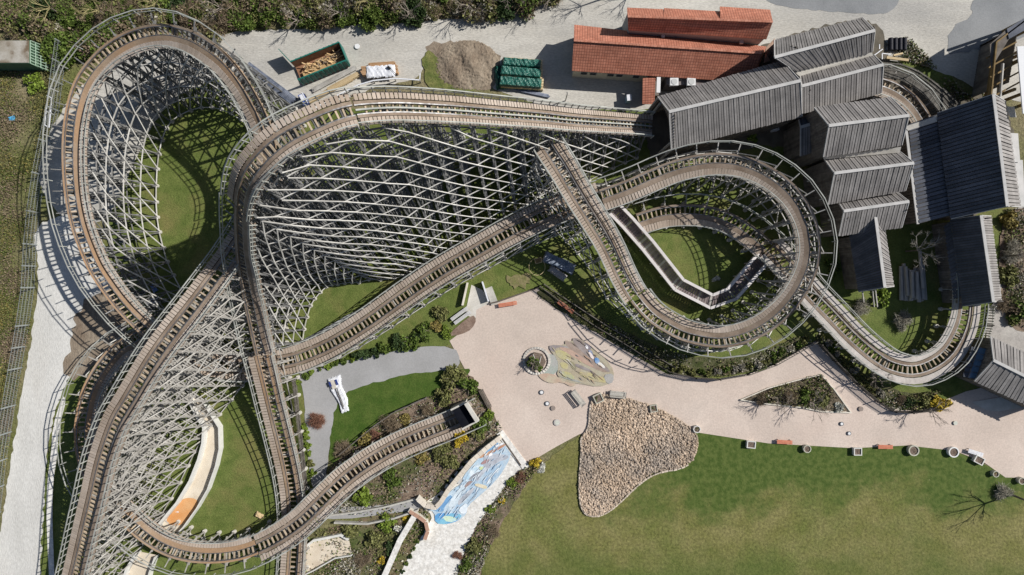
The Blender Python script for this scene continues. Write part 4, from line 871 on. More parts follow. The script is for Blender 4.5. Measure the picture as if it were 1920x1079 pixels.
# low scrub as one mass on the rough ground
def scrub(name, polys, n, size, mats, seed=1, hmax=0.5):
    g = np.random.default_rng(seed); Vs = []; per = n // len(polys)
    for pl in polys:
        P_ = np.array(pl, float); a = P_.min(0); b = P_.max(0); pts = g.uniform(a, b, (per * 3, 2)); ins = np.zeros(len(pts), bool); x, y = pts[:, 0], pts[:, 1]; j = len(P_) - 1
        for i in range(len(P_)):
            c = ((P_[i, 1] > y) != (P_[j, 1] > y)) & (x < (P_[j, 0] - P_[i, 0]) * (y - P_[i, 1]) / (P_[j, 1] - P_[i, 1] + 1e-9) + P_[i, 0]); ins ^= c; j = i
        dens = np.sin(x * .07 + 1) + np.sin(y * .06 + x * .03) + g.normal(0, .8, len(x)); ok = ins & (dens > -0.4); Vs.append(pts[ok][:per])
    pts = np.concatenate(Vs); n = len(pts); c = np.stack([(pts[:, 0] - 960) / S0, (540 - pts[:, 1]) / S0, 0.1 + g.uniform(0, 1, n) ** 2 * hmax], 1)
    a = g.normal(size=(n, 3)); a /= np.linalg.norm(a, axis=1, keepdims=True); b = np.cross(a, g.normal(size=(n, 3))); b /= np.linalg.norm(b, axis=1, keepdims=True); s = size * g.uniform(.5, 1.5, n)[:, None]
    a *= s; b *= s * .6; V = np.stack([c - a, c - b, c + a, c + b], 1).reshape(-1, 3)
    mi = np.clip(np.digitize(np.sin(pts[:, 0] * .05) + np.cos(pts[:, 1] * .045 + 2) + g.normal(0, .7, n), np.linspace(-.8, .8, len(mats) - 1)), 0, len(mats) - 1)
    o = np_mesh(name, V, np.arange(4 * n).reshape(-1, 4), [LM[m] for m in mats], mi); return tag(o, kind='stuff')
scrub('undergrowth', [[(0, 130), (95, 130), (110, 200), (70, 330), (60, 480), (50, 560), (0, 560)], [(0, 540), (66, 540), (60, 620), (30, 760), (0, 960)], [(0, -40), (1050, -40), (1000, 15), (760, 32), (400, 58), (200, 110), (100, 230), (60, 140), (0, 150)]], 50000, 0.075, ['olive', 'ochre', 'olive', 'green', 'brown'], 5, 0.3)
scrub('ground_cover', [[(1000, 552), (1060, 590), (1160, 650), (1258, 702), (1340, 710), (1430, 694), (1525, 640), (1500, 628), (1400, 672), (1300, 672), (1200, 640), (1100, 580)], [(1530, 622), (1560, 650), (1620, 705), (1700, 742), (1760, 730), (1760, 768), (1670, 770), (1620, 735), (1570, 685)],
    [(612, 880), (650, 850), (700, 800), (760, 765), (830, 730), (875, 690), (905, 740), (944, 806), (900, 835), (850, 890), (805, 950), (700, 968), (620, 960)],
    [(560, 1000), (640, 985), (700, 968), (805, 950), (800, 990), (745, 1080), (690, 1110), (560, 1110)], [(986, 874), (1016, 870), (975, 925), (930, 1000), (893, 1090), (860, 1110), (850, 1079), (900, 975), (962, 893)],
    [(1395, 748), (1480, 715), (1540, 702), (1590, 775), (1500, 765)], [(1880, 395), (1960, 385), (1960, 630), (1882, 600)], [(1655, 75), (1700, 70), (1790, 160), (1830, 190), (1790, 190), (1740, 130), (1690, 115)]], 34000, 0.12, ['olive', 'brown', 'green', 'grey'], 6, 0.35)
# single shrubs: x, y, radius m, kind, label
SH = [
 (62, 150, 1.6, 'fresh', 'bright green bush below the green container'), (100, 110, 1.8, 'grey', 'pale twiggy shrub between container and loop'),
 (150, 80, 1.6, 'ochre', 'straw coloured shrub at the wood edge above the loop'), (590, 15, 1.2, 'fresh', 'fresh green bush in the wood over the gravel road'),
 (745, 8, 1.0, 'white', 'white blossoming shrub in the wood'),
 (862, 826, 1.25, 'yellow', 'round golden yellow bush beside the tunnel run'), (790, 858, 1.15, 'ochre', 'ochre bush in the mulch bed below the tunnel run'),
 (685, 826, 1.2, 'ochre', 'ochre bush above the tunnel run near the garden lawn'), (760, 790, 1.1, 'ochre', 'small ochre shrub near the dark tunnel mouth'),
 (738, 900, 1.5, 'green', 'round green bush at the mulch slope'), (680, 935, 1.7, 'fresh', 'light green bush at the foot of the mulch slope'),
 (850, 710, 1.9, 'olive', 'large olive shrub above the tunnel mouth'), (878, 730, 1.6, 'green', 'green shrub at the plaza corner above the tunnel mouth'),
 (835, 745, 1.5, 'olive', 'grey olive shrub on the garden lawn edge'), (800, 770, 1.3, 'brown', 'brown twiggy shrub by the tunnel run'), (730, 795, 1.8, 'brown', 'wide brown twiggy shrub above the tunnel run'),
 (640, 845, 1.5, 'brown', 'bare brown shrub at the lower end of the garden lawn'), (655, 870, 1.3, 'olive', 'olive shrub between garden lawn and tunnel run'), (700, 818, 1.1, 'red', 'russet shrub beside the tunnel run'),
 (905, 800, 1.5, 'green', 'green shrub between tunnel mouth and cobbled path'), (895, 815, 1.3, 'olive', 'olive shrub near the top of the painted path'), (830, 850, 1.6, 'olive', 'spreading olive shrub in the mulch bed'), (845, 870, 1.4, 'olive', 'small olive shrub by the pale path wall'),
 (918, 780, 1.0, 'fresh', 'small bright shrub at the plaza edge'), (770, 640, 1.7, 'green', 'dark green shrub between track and asphalt path'), (800, 620, 1.5, 'green', 'green shrub beside the yellow bush'), (818, 612, 1.0, 'ochre', 'yellow green bush beside the mulch seat corner'),
 (838, 622, 1.0, 'fresh', 'bright green shrub at the mulch seat corner'), (825, 590, 1.3, 'olive', 'olive shrub below the low straight track'), (592, 790, 1.5, 'red', 'red brown bare shrub on the asphalt path edge'), (745, 645, 1.4, 'dark', 'dark shrub in the hedge by the asphalt path'),
 (1518, 742, 1.35, 'green', 'round green bush on the triangular island bed'), (1545, 750, 1.4, 'olive', 'olive shrub at the right of the island bed'), (1480, 745, 1.6, 'brown', 'brown twiggy shrub on the island bed'), (1430, 750, 1.1, 'brown', 'small brown shrub at the pointed end of the island bed'),
 (1575, 765, .9, 'white', 'pale flowering plant at the corner of the island bed'), (1768, 758, 1.5, 'yellow', 'yellow willow shrub at the end of the fence'), (1708, 755, 1.0, 'dark', 'dark clipped shrub behind the corner fence'), (1690, 752, .9, 'brown', 'brown low shrub behind the corner fence'), (1735, 756, .9, 'olive', 'olive low shrub behind the corner fence'),
 (1897, 415, 1.5, 'ochre', 'ochre shrub in the bed by the station barn'), (1905, 470, 1.8, 'grey', 'pale grey twiggy shrub in the right hand bed'), (1892, 520, 1.8, 'olive', 'olive shrub at the grey path'), (1910, 590, 1.9, 'mix', 'mixed green shrub at the lower end of the right hand bed'), (1890, 570, 1.5, 'brown', 'brown shrub at the grey path'),
 (1562, 500, 1.3, 'green', 'shaded green shrub next to the banked turnaround'), (1655, 560, 1.5, 'fresh', 'bright green shrub at the foot of the small gable'), (1620, 575, 1.5, 'grey', 'grey bare shrub under the shed posts'), (1700, 600, 1.9, 'grey', 'pale fine twigged shrub on the grass below the logs'),
 (998, 682, .95, 'green', 'green plant in the round stone planter'), (1010, 690, .7, 'green', 'small light green plant in the round stone planter'),
 (1002, 870, .9, 'yellow', 'yellow shrub where the lawn meets the cobbled path'), (1013, 880, .8, 'white', 'white flowering shrub where the lawn meets the cobbled path'), (960, 905, .9, 'fresh', 'light green shrub in the long planting bed'), (941, 940, .65, 'yellow', 'small yellow bush in the long planting bed'), (918, 955, .8, 'fresh', 'green shrub below the yellow bush in the long bed'), (975, 895, 1, 'red', 'dark russet shrub at the top of the long bed'),
 (925, 1000, 1.3, 'brown', 'brown shrub low in the long bed'), (890, 1030, 1.4, 'olive', 'olive shrub low in the long bed'), (872, 1060, 1.1, 'green', 'green shrub at the bottom of the long bed'), (856, 1045, .8, 'red', 'orange brown shrub beside the cobbled path'),
 (762, 972, .75, 'yellow', 'yellow bush at the end of the grey footpath'), (715, 1053, .8, 'yellow', 'yellow bush by the lower white wall'), (749, 998, .9, 'white', 'white flowering bush by the lower white wall'), (700, 1010, 1.5, 'olive', 'olive shrub in the leafy corner below the track'), (720, 985, 1.4, 'fresh', 'light green shrub below the grey footpath'), (680, 1050, 1.4, 'brown', 'brown shrub in the leafy corner'), (735, 1030, 1.3, 'dark', 'dark shrub beside the lower white wall'), (655, 1000, 1.3, 'olive', 'olive shrub above the sandy hollow'),
 (1205, 375, 1.2, 'olive', 'olive shrub behind the inner curve'), (1175, 410, 1.3, 'mix', 'ivy bush covering the end of the shaded inner curve'), (1185, 440, 1.2, 'olive', 'bush at the head of the footbridge'), (1000, 1040, .0, 'green', ''),
 (1410, 258, 1.0, 'fresh', 'bright green weed bush below the lift barn'), (1360, 1120, 0, 'green', ''), (1345, 525, .6, 'white', 'small pale bush on the round inner lawn'), (1885, 925, 1.6, 'grey', 'bare grey bush at the right edge of the lawn'),
]
for x, y, r, kd, lab in SH:
    if r > 0 and lab: plant('shrub', x, y, r, kd, lab, 'shrub', h=random.uniform(.7, .95), z=.5 if 'stone planter' in lab else 0)
# clipped hedges: rows of overlapping small plants
def hedge(label, pts, r, kinds_, step=14):
    root = empty('hedge', label, 'hedge', at(*pts[0]))
    Vs = []; Fs = []; Ms = []; nv = 0
    for a, b in zip(pts[:-1], pts[1:]):
        L = math.hypot(b[0] - a[0], b[1] - a[1]); n = max(1, int(L / step))
        for i in range(n):
            f = i / n; x = a[0] + (b[0] - a[0]) * f; y = a[1] + (b[1] - a[1]) * f; kd = random.randrange(len(kinds_))
            V, F = leaf_cloud(700, 0.11, 8, random.randrange(9999)); rr = r * random.uniform(.85, 1.2); p = at(x, y); V = V * rr + np.array([p.x - root.location.x, p.y - root.location.y, 0])
            Vs.append(V); Fs.append(F + nv); nv += len(V); Ms += [kd] * len(F)
    o = np_mesh('foliage', np.concatenate(Vs), np.concatenate(Fs), [LM[q] for q in kinds_], Ms, root); return root
hedge('bright green hedge along the asphalt path edge', [(560, 715), (600, 690), (660, 672), (690, 660)], 0.62, ['fresh', 'green'])
hedge('dark green hedge between low track and asphalt path', [(675, 668), (720, 655), (770, 640), (800, 628)], 0.95, ['green', 'dark'])
hedge('thin green hedge along the dark slatted fence', [(572, 800), (580, 850), (590, 905)], 0.6, ['fresh', 'olive'])
hedge('low hedge strip along the plaza edge above the cobbled path', [(893, 720), (915, 765), (942, 812)], 0.4, ['green', 'olive'])
hedge('green strip hedge between white wall and cobbled path', [(798, 985), (775, 1030), (750, 1085)], 0.45, ['green', 'dark'])
hedge('mixed hedge inside the curved fence', [(1262, 690), (1330, 700), (1420, 685), (1480, 655), (1525, 632)], 0.7, ['olive', 'green', 'grey'])
hedge('overgrown hedge beside the pink path corner', [(1540, 632), (1590, 685), (1635, 730), (1660, 745)], 0.7, ['olive', 'grey', 'green'])
hedge('dark hedge on the shaded side of the painted path wall', [(935, 822), (880, 860), (840, 905), (815, 945)], 0.35, ['dark', 'brown'])
# bare trees standing alone
bare_tree('bare_tree', 1722, 470, 5.5, 'bare spreading tree between the plank barns', seed=41, spread=.6, z_at=2.2, col=mat('pale_branches', (0.3, 0.27, 0.24), (0.42, 0.4, 0.36), 3))
bare_tree('bare_tree', 1520, 755, 4.2, 'bare tree on the island bed casting a branchy shadow', seed=42, z_at=1)
bare_tree('bare_tree', 1455, 752, 4.0, 'smaller bare tree at the narrow end of the island bed', seed=43, z_at=1)
bare_tree('bare_tree', 1745, 770, 4.4, 'bare tree behind the corner fence above its shadow on the path', seed=44, z_at=1.5)
bare_tree('bare_tree', 1640, 705, 3.6, 'small bare tree behind the slanting fence', seed=45, z_at=1)
bare_tree('bare_tree', 1896, 928, 8.0, 'tall bare tree at the right edge of the lawn', seed=46, spread=.35, r0=.14)
bare_tree('bare_tree', 1000, 682, 2.2, 'leafless sapling in the round stone planter', seed=47)
bare_tree('bare_tree', 1905, 480, 5, 'bare tree in the bed beside the grey path', seed=48, z_at=1.5)
# rocks of the stone field
def in_poly(x, y, P_):
    ins = np.zeros(len(x), bool); j = len(P_) - 1
    for i in range(len(P_)):
        ins ^= ((P_[i][1] > y) != (P_[j][1] > y)) & (x < (P_[j][0] - P_[i][0]) * (y - P_[i][1]) / (P_[j][1] - P_[i][1] + 1e-9) + P_[i][0]); j = i
    return ins
STF = [(1106, 757), (1120, 742), (1150, 740), (1195, 752), (1232, 765), (1270, 785), (1296, 803), (1308, 820), (1308, 845), (1298, 865), (1270, 880), (1235, 882), (1205, 898), (1170, 930), (1145, 955), (1120, 968), (1100, 966), (1087, 950), (1085, 900), (1090, 850), (1088, 820), (1104, 805)]
sheet('stone_bed', STF, mat('sandy_bed', (0.4, 0.31, 0.225), (0.52, 0.42, 0.32), 1, fine=0.3, fscale=4, bump=.1), smooth=1)
g = np.random.default_rng(11); X = g.uniform(1080, 1312, 40000); Y = g.uniform(738, 970, 40000); ok = in_poly(X, Y, chaikin(STF, 1)); X, Y = X[ok][:13000], Y[ok][:13000]
t_ = (1 + 5 ** .5) / 2; ico = np.array([(-1, t_, 0), (1, t_, 0), (-1, -t_, 0), (1, -t_, 0), (0, -1, t_), (0, 1, t_), (0, -1, -t_), (0, 1, -t_), (t_, 0, -1), (t_, 0, 1), (-t_, 0, -1), (-t_, 0, 1)]) / 1.9
icf = np.array([(0, 11, 5), (0, 5, 1), (0, 1, 7), (0, 7, 10), (0, 10, 11), (1, 5, 9), (5, 11, 4), (11, 10, 2), (10, 7, 6), (7, 1, 8), (3, 9, 4), (3, 4, 2), (3, 2, 6), (3, 6, 8), (3, 8, 9), (4, 9, 5), (2, 4, 11), (6, 2, 10), (8, 6, 7), (9, 8, 1)])
n = len(X); sz = 0.055 + 0.12 * g.random(n) ** 2.2; V = ico[None] * sz[:, None, None] * g.uniform(.7, 1.3, (n, 12, 1)) * g.uniform(.6, 1.4, (n, 1, 3)) * [1, 1, .75]
V += np.stack([(X - 960) / S0, (540 - Y) / S0, 0.15 + sz * .25 + g.random(n) * .05], 1)[:, None]
o = np_mesh('loose_stones', V.reshape(-1, 3), (icf[None] + (np.arange(n) * 12)[:, None, None]).reshape(-1, 3), [mat('tan_stone', (0.44, 0.34, 0.25), (0.56, 0.45, 0.35), 0.2, island=0.3, c3=(0.33, 0.28, 0.235), s3=0.12, t3=(0.5, 0.65))]); tag(o, kind='stuff')
ed = empty('stone_edging', 'pale kerb of small stones round the rocky bed', 'edging', at(1085, 850))
mb = MB(); pl = chaikin([(1115, 742), (1106, 757), (1104, 805), (1088, 820), (1090, 850), (1085, 900), (1087, 950), (1100, 967), (1122, 969), (1150, 955), (1205, 900), (1240, 884), (1275, 880), (1300, 865)], 2)[:-6]
for a, b in zip(pl[:-1], pl[1:]):
    d = math.hypot(b[0] - a[0], b[1] - a[1]); nn = max(1, int(d / 4.5))
    if d > 60: continue
    for i in range(nn): p = at(a[0] + (b[0] - a[0]) * i / nn, a[1] + (b[1] - a[1]) * i / nn); q = at(a[0] + (b[0] - a[0]) * (i + .85) / nn, a[1] + (b[1] - a[1]) * (i + .85) / nn); mb.beam((p.x, p.y, .15 + random.uniform(-.03, .03)), (q.x, q.y, .15), random.uniform(.12, .24), .2, mat('pale_kerb_stone', (0.5, 0.42, 0.34), (0.62, 0.54, 0.46), 2, island=.15))
fixto(mb.build('kerb_stones', ed), ed)
# ---------------- small things ----------------
def rect(cx, cy, L, W, ang):
    c, s = math.cos(R(ang)), math.sin(R(ang)); return [(cx + a * L / 2 * c - b * W / 2 * s, cy + a * L / 2 * s + b * W / 2 * c) for a, b in ((-1, -1), (1, -1), (1, 1), (-1, 1))]
def lump(name, L, W, h, m, parent=None, nx=26, ny=12, noise=0.05, seed=0, edge=0.18, sag=0.0):
    """draped cover: flat top, steep wrinkled sides down to the ground, closed underneath"""
    g = np.random.default_rng(seed); V = []; F = []
    ph = g.uniform(0, 6, 6)
    for j in range(ny + 1):
        for i in range(nx + 1):
            u, v = i / nx, j / ny; x, y = (u - .5) * L, (v - .5) * W
            e = min(1, min(u * L, (1 - u) * L) / edge, min(v * W, (1 - v) * W) / edge); z = h * (e ** .6)
            z += e * noise * (math.sin(x * 5 + ph[0]) + math.sin(x * 11 + y * 7 + ph[1]) * .6 + g.normal() * .5)
            V.append((x + (1 - e) * g.normal() * .05, y + (1 - e) * g.normal() * .05, max(0.02, z)))
    for j in range(ny):
        for i in range(nx): a = j * (nx + 1) + i; F.append((a, a + 1, a + nx + 2, a + nx + 1))
    me = bpy.data.meshes.new(name); me.from_pydata(V, [], F); me.materials.append(m); o = bpy.data.objects.new(name, me); COL.objects.link(o)
    if parent: o.parent = parent
    return o
def place(o, px, py, rz, z=0.0): o.location = at(px, py, z); o.rotation_euler = (0, 0, R(rz)); return o

# roll-off skip with timber offcuts
sk = empty('rubbish_skip', 'open green roll off skip with its rear door swung open', 'skip'); TEAL = mat('teal_green_paint', (0.01, 0.13, 0.105), (0.02, 0.17, 0.14), 1, rough=0.45, spec=.4); RUST = mat('rusty_inside', (0.24, 0.12, 0.07), (0.34, 0.2, 0.12), 2)
L, W, hh = 6.4, 2.35, 2.0
mb = MB(); mb.prism([(-L / 2, -W / 2), (L / 2, -W / 2), (L / 2, W / 2), (-L / 2, W / 2)], .15, .35, RUST)
for y, o_ in ((-W / 2, 1), (W / 2, -1)):
    mb.beam((-L / 2, y, 1.15), (L / 2, y, 1.15), .06, 1.7, TEAL); mb.beam((-L / 2, y + o_ * .05, 1.15), (L / 2, y + o_ * .05, 1.15), .03, 1.6, RUST); mb.beam((-L / 2, y, 2.02), (L / 2, y, 2.02), .14, .1, TEAL)
    for k in range(11): x = -L / 2 + .15 + k * .61; mb.beam((x, y - o_ * .09, .3), (x, y - o_ * .09, 2.0), .12, .12, TEAL)
mb.beam((L / 2, -W / 2, 1.15), (L / 2, W / 2, 1.15), .08, 1.7, TEAL); mb.build('body', sk)
mb = MB(); mb.beam((-L / 2, W / 2, 1.15), (-L / 2 - .75, W / 2 + 2.0, 1.15), .08, 1.75, TEAL); mb.build('door', sk)
mb = MB()
for wy in (-.5, .5): mb.beam((-L / 2, wy, .1), (L / 2, wy, .1), .15, .15, STEEL())
mb.build('skid', sk); place(sk, 607, 127, 22)
wd = empty('scrap_timber', 'broken boards and offcuts lying in the green skip', 'timber'); mb = MB(); g = random.Random(3); SP = mat('fresh_sawn_timber', (0.5, 0.34, 0.17), (0.62, 0.46, 0.26), 1, island=.3)
mb.prism([(-2.6, -1), (2.9, -1), (2.9, .3), (-2.6, .1)], .4, .75, mat('sawdust', (0.4, 0.27, 0.13), (0.5, 0.35, 0.18), 2, fine=.2))
for i in range(90):
    x, y = g.uniform(-2, 2.9), g.uniform(-.3, .8); a = g.uniform(0, 3.1); l_ = g.uniform(.2, .6); mb.beam((x - l_ * math.cos(a), y - l_ * math.sin(a) * .5, g.uniform(.7, 1.1)), (x + l_ * math.cos(a), y + l_ * math.sin(a) * .5, g.uniform(.7, 1.3)), .1, .05, SP if g.random() < .8 else RAILW())
mb.build('boards', wd); place(wd, 607, 127, 22, 0)
wd.location = sk.location
# stacks of long boards beside it
def stack(name, label, cat, px, py, rz, L, W, h, m, n=6, lay=3, group=None, cross=True):
    o = empty(name, label, cat, group=group); mb = MB(); g = random.Random(int(px * 3 + py))
    for k in range(lay):
        for i in range(n):
            y = -W / 2 + (i + .5) * W / n; e = g.uniform(-.15, .15); mb.beam((-L / 2 + e, y, .1 + (k + .5) * h / lay), (L / 2 + e, y, .1 + (k + .5) * h / lay), W / n * .88, h / lay * .85, m)
    mb.build('boards', o)
    if cross:
        mb = MB()
        for t in (-.35, 0, .35): mb.beam((L * t, -W * .6, .06), (L * t, W * .6, .06), .12, .1, WOOD())
        mb.build('bearers', o)
    return place(o, px, py, rz)
NEWW = mat('yellow_timber', (0.5, 0.38, 0.22), (0.6, 0.48, 0.3), .8, island=.2)
stack('board_stack', 'long stack of pale yellow boards below the green skip', 'timber stack', 645, 157, 28, 4.2, .55, .5, NEWW)
stack('board_stack', 'second long board stack nearest the curved white rail', 'timber stack', 622, 171, 28, 6.0, .5, .4, NEWW)
stack('board_stack', 'grey board pile tight under the skip', 'timber stack', 628, 150, 28, 6.0, .6, .25, WOOD())
stack('board_stack', 'short brown boards behind the white covered stack', 'timber stack', 717, 124, 4, 3.2, .5, .45, mat('brown_boards', (0.42, 0.25, 0.13), (0.5, 0.33, 0.2), 1, island=.2))
stack('board_stack', 'timber stack under the white sheet, its brown ends showing', 'timber stack', 713, 136, 3, 4.4, 1.1, .7, mat('brown_boards', (0, 0, 0)))
WT = mat('white_plastic_sheet', (0.74, 0.76, 0.8), (0.66, 0.68, 0.74), 3, rough=.35, bump=.04, fscale=4)
c = lump('plastic_sheet', 3.6, 1.5, .12, WT, noise=.025, seed=2); tag(c, 'white plastic sheet pulled over the timber stack', 'sheet'); place(c, 714, 135, 3, .82)
c = empty('black_strap', 'black rubber strap and weight on the white sheet', 'strap'); mb = MB(); mb.tube((0, 0, 0), (.35, -.25, 0), .16, .1, mat('black_rubber', (0.02, 0.02, 0.022), None, rough=.6), 8); mb.tube((.35, -.25, 0), (1.15, -1.0, -.05), .03, .03, mat('black_rubber', (0, 0, 0)), 5); mb.build('strap', c); place(c, 727, 126, 0, 1.1)
# bundle of dark beams and blue equipment
DK = mat('dark_treated_beams', (0.1, 0.12, 0.17), (0.26, 0.29, 0.36), 1.5, island=.4)
stack('beam_bundle', 'long bundle of dark treated beams beside the loop', 'beam bundle', 512, 161, -37, 7.2, 1.1, .7, DK, n=7, lay=2)
c = empty('blue_machine', 'small blue white machine standing by the timber', 'machine'); mb = MB(); BL = mat('blue_paint', (0.05, 0.1, 0.35), (0.1, 0.15, 0.45), 2, rough=.4)
mb.prism([(-.7, -.35), (.7, -.35), (.7, .35), (-.7, .35)], .25, .9, BL); mb.prism([(-.5, -.2), (.2, -.2), (.2, .2), (-.5, .2)], .9, 1.15, WT); mb.beam((-.7, .3, 1), (.8, .3, 1.1), .1, .1, WT); mb.build('body', c)
for s_ in (-.5, .5): mb = MB(); mb.tube((s_, -.42, .25), (s_, .42, .25), .25, .25, mat('black_rubber', (0, 0, 0)), 10); mb.build('wheel', c)
place(c, 573, 191, -60)
c = empty('timber_fence_rail', 'pale bent handrail at the edge of the timber yard', 'rail'); mb = MB(); pl = [(592, 203), (620, 186), (672, 160), (700, 152), (740, 148), (787, 151)]
for a, b in zip(pl[:-1], pl[1:]): mb.beam(at(*a, 1), at(*b, 1), .14, .08, WT)
for a in pl: p = at(*a, 0.9); mb.beam((p.x, p.y, 0), (p.x, p.y, 1.0), .1, .1, WOOD())
mb.beam(at(787, 151, 1), at(788, 138, 1), .12, .08, WT); fixto(mb.build('rail', c), c)
# green tarpaulins
GT = mat('green_tarpaulin', (0.012, 0.1, 0.075), (0.03, 0.15, 0.12), 2, rough=.28, spec=.5, bump=.12, fscale=3)
for i, (x, y, L, W, a, lab) in enumerate([(978, 124, 4.9, 1.25, -4, 'upper row of stacked timber under dark green tarpaulin'), (976, 141, 5.2, 1.35, -5, 'middle row of stacked timber under dark green tarpaulin'), (976, 160, 5.4, 1.4, -4, 'lower row of stacked timber under dark green tarpaulin'), (940, 146, 1.6, 2.9, 8, 'crumpled green tarpaulin heap at the end of the covered stacks')]):
    o = empty('tarpaulin_stack', lab, 'covered stack'); lump('tarpaulin', L, W, 1.2 if i < 3 else .5, GT, o, 60, 14, .05 if i < 3 else .12, seed=i + 4, edge=.2)
    mb = MB()
    for k in range(4): mb.beam((-L / 2 + .3, -W / 2 + W * (k + .5) / 4, .45), (L / 2 + .12, -W / 2 + W * (k + .5) / 4, .45), W / 5, .7, NEWW)
    if i < 3: mb.build('timber', o)
    place(o, x, y, a, 0)
stack('board_stack', 'thin poles lying along the green covered stacks', 'timber stack', 990, 174, -12, 5.5, .4, .2, DK, n=3, lay=1)
c = empty('wooden_pole', 'upright yellow pole lying beside the tarpaulins', 'pole'); mb = MB(); mb.tube((0, -1.1, .12), (.1, 1.1, .12), .06, .06, NEWW); mb.build('pole', c); place(c, 925, 133, 0)
# dirt heap: a shaped mound
g = np.random.default_rng(4); V = []; nx = 60
for j in range(nx + 1):
    for i in range(nx + 1):
        u, v = i / nx * 2 - 1, j / nx * 2 - 1; r = math.sqrt(u * u + v * v); z = max(0, 1 - r) ** .8 * .8 * (1 + .25 * math.sin(u * 9 + v * 4)) + g.normal() * .07 * (r < 1); V.append((u * 4.1, v * 3.2, z * .8 + .05 if r < 1 else -.05))
F = np.array([(j * (nx + 1) + i, j * (nx + 1) + i + 1, (j + 1) * (nx + 1) + i + 1, (j + 1) * (nx + 1) + i) for j in range(nx) for i in range(nx)])
o = np_mesh('dirt_heap', np.array(V), F, [DIRT]); tag(o, 'ridged brown earth heap between gravel road and lift hill', 'heap'); o.location = at(876, 124)

# logs
BK2 = mat('weathered_log', (0.3, 0.29, 0.27), (0.45, 0.43, 0.4), 2, stretch=(3, .4, 3)); lg = None
for i, (x, y, L, r, z) in enumerate([(1689, 532, 4.2, .22, .25), (1696, 530, 4.6, .24, .25), (1703, 535, 4.0, .22, .25), (1710, 538, 3.4, .24, .25), (1717, 533, 4.0, .22, .25), (1724, 534, 4.2, .24, .25), (1732, 530, 4.4, .22, .25), (1700, 528, 3.6, .2, .62), (1707, 536, 3.8, .22, .62), (1714, 533, 3.4, .2, .62), (1721, 540, 3.6, .22, .62), (1728, 528, 4.4, .2, .62), (1710, 535, 3.2, .2, .98), (1719, 536, 3.4, .2, .98), (1727, 506, 4.6, .2, 1.0)]):
    if lg is None:
        lg = empty('log', 'weathered log in the pile on the grass beside the small gable', 'log', group='logs of the pile between the barns'); mb = MB(); mb.tube((0, -2, 0), (.05, 2, 0), .22, .18, BK2, 12, False); mb.build('bark', lg)
        mb = MB(); mb.tube((0, -2.02, 0), (0, -1.98, 0), .2, .2, NEWW, 12); mb.tube((.05, 1.98, 0), (.05, 2.02, 0), .17, .17, NEWW, 12); mb.build('cut_end', lg); o = lg
    else: o = dup(lg, (0, 0, 0))
    o.scale = (r / .2, L / 4, r / .2); o.location = at(x, y, z); o.rotation_euler = (0, 0, R(4 + random.uniform(-3, 3)))
# tyres / barrels at the road
br = None
for i in range(4):
    if br is None:
        br = empty('black_drum', 'black drum in the row lying behind the stepped barn', 'drum', group='black drums by the stepped barn'); mb = MB(); mb.tube((0, -.75, 0), (0, .75, 0), .28, .28, mat('black_plastic', (0.02, 0.02, 0.03), None, rough=.6, spec=.2), 14); mb.build('shell', br); o = br
        mb = MB(); [mb.tube((0, q - .03, 0), (0, q + .03, 0), .3, .3, mat('black_plastic', (0, 0, 0)), 14) for q in (-.7, 0, .7)]; mb.build('hoop', br)
    else: o = dup(br, (0, 0, 0))
    o.location = at(1670 + i * 8.6, 84, .35)
c = empty('scrap_rack', 'pale metal frame and boards below the black drums', 'frame'); mb = MB()
for a, b in (((1654, 101), (1654, 112)), ((1654, 101), (1670, 103)), ((1640, 104), (1655, 93)), ((1649, 84), (1649, 93))): mb.beam(at(*a, .8), at(*b, .8), .1, .08, WT)
mb.beam(at(1662, 109, .5), at(1703, 114, .5), .3, .2, NEWW); mb.beam(at(1675, 105, .6), at(1692, 101, .6), .2, .2, NEWW); fixto(mb.build('frame', c), c)
# planters
SOIL = mat('planter_soil', (0.12, 0.09, 0.07), (0.22, 0.17, 0.14), 4, fine=.3, fscale=12); PC = mat('mossy_concrete', (0.4, 0.4, 0.33), (0.52, 0.51, 0.44), 2, fine=.15); PW = mat('pale_concrete', (0.6, 0.6, 0.57), (0.68, 0.68, 0.65), 2, fine=.1)
def planter(px, py, sides, r, rz, label, m=PC, h=.55, ar=1.0, twigs='brown', n=60):
    o = empty('planter', label, 'planter'); mb = MB(); R_ = r * (1.414 if sides == 4 else 1); o0 = math.pi / sides if sides == 4 else 0
    ring = lambda q: [(q * R_ * math.cos(o0 + k * 2 * math.pi / sides), q * R_ * ar * math.sin(o0 + k * 2 * math.pi / sides)) for k in range(sides)]
    a, b, c_ = ring(.92), ring(1.0), ring(.78); k = mb.mi(m); base = len(mb.V)
    for rr, z in ((a, 0), (b, h), (c_, h), (c_, h - .12)): mb.V += [(x, y, z) for x, y in rr]
    for L_ in range(3):
        for i in range(sides): j = (i + 1) % sides; p = base + L_ * sides; mb.F.append((p + i, p + j, p + sides + j, p + sides + i)); mb.FM.append(k)
    mb.build('pot', o); mb = MB(); mb.poly([(x, y, h - .1) for x, y in c_], SOIL); mb.build('soil', o)
    V, F = leaf_cloud(n, .1, 5, int(px), twig=1.0 if twigs == 'brown' else 0); V = V * r * .8; V[:, 2] = V[:, 2] * .6 + h - .12; np_mesh('plants', V, F, [LM[twigs]], None, o)
    p = at(px, py, h); o.location = (p.x, p.y, 0); o.rotation_euler = (0, 0, R(rz)); return o
planter(1409, 835, 4, .55, -5, 'trapezoid concrete planter first on the lawn edge', PW, ar=.8); planter(1514, 843, 10, .5, 0, 'small dark round planter on the lawn edge'); planter(1609, 848, 4, .5, 0, 'square planter between the two red benches', PW, ar=.95, twigs='brown')
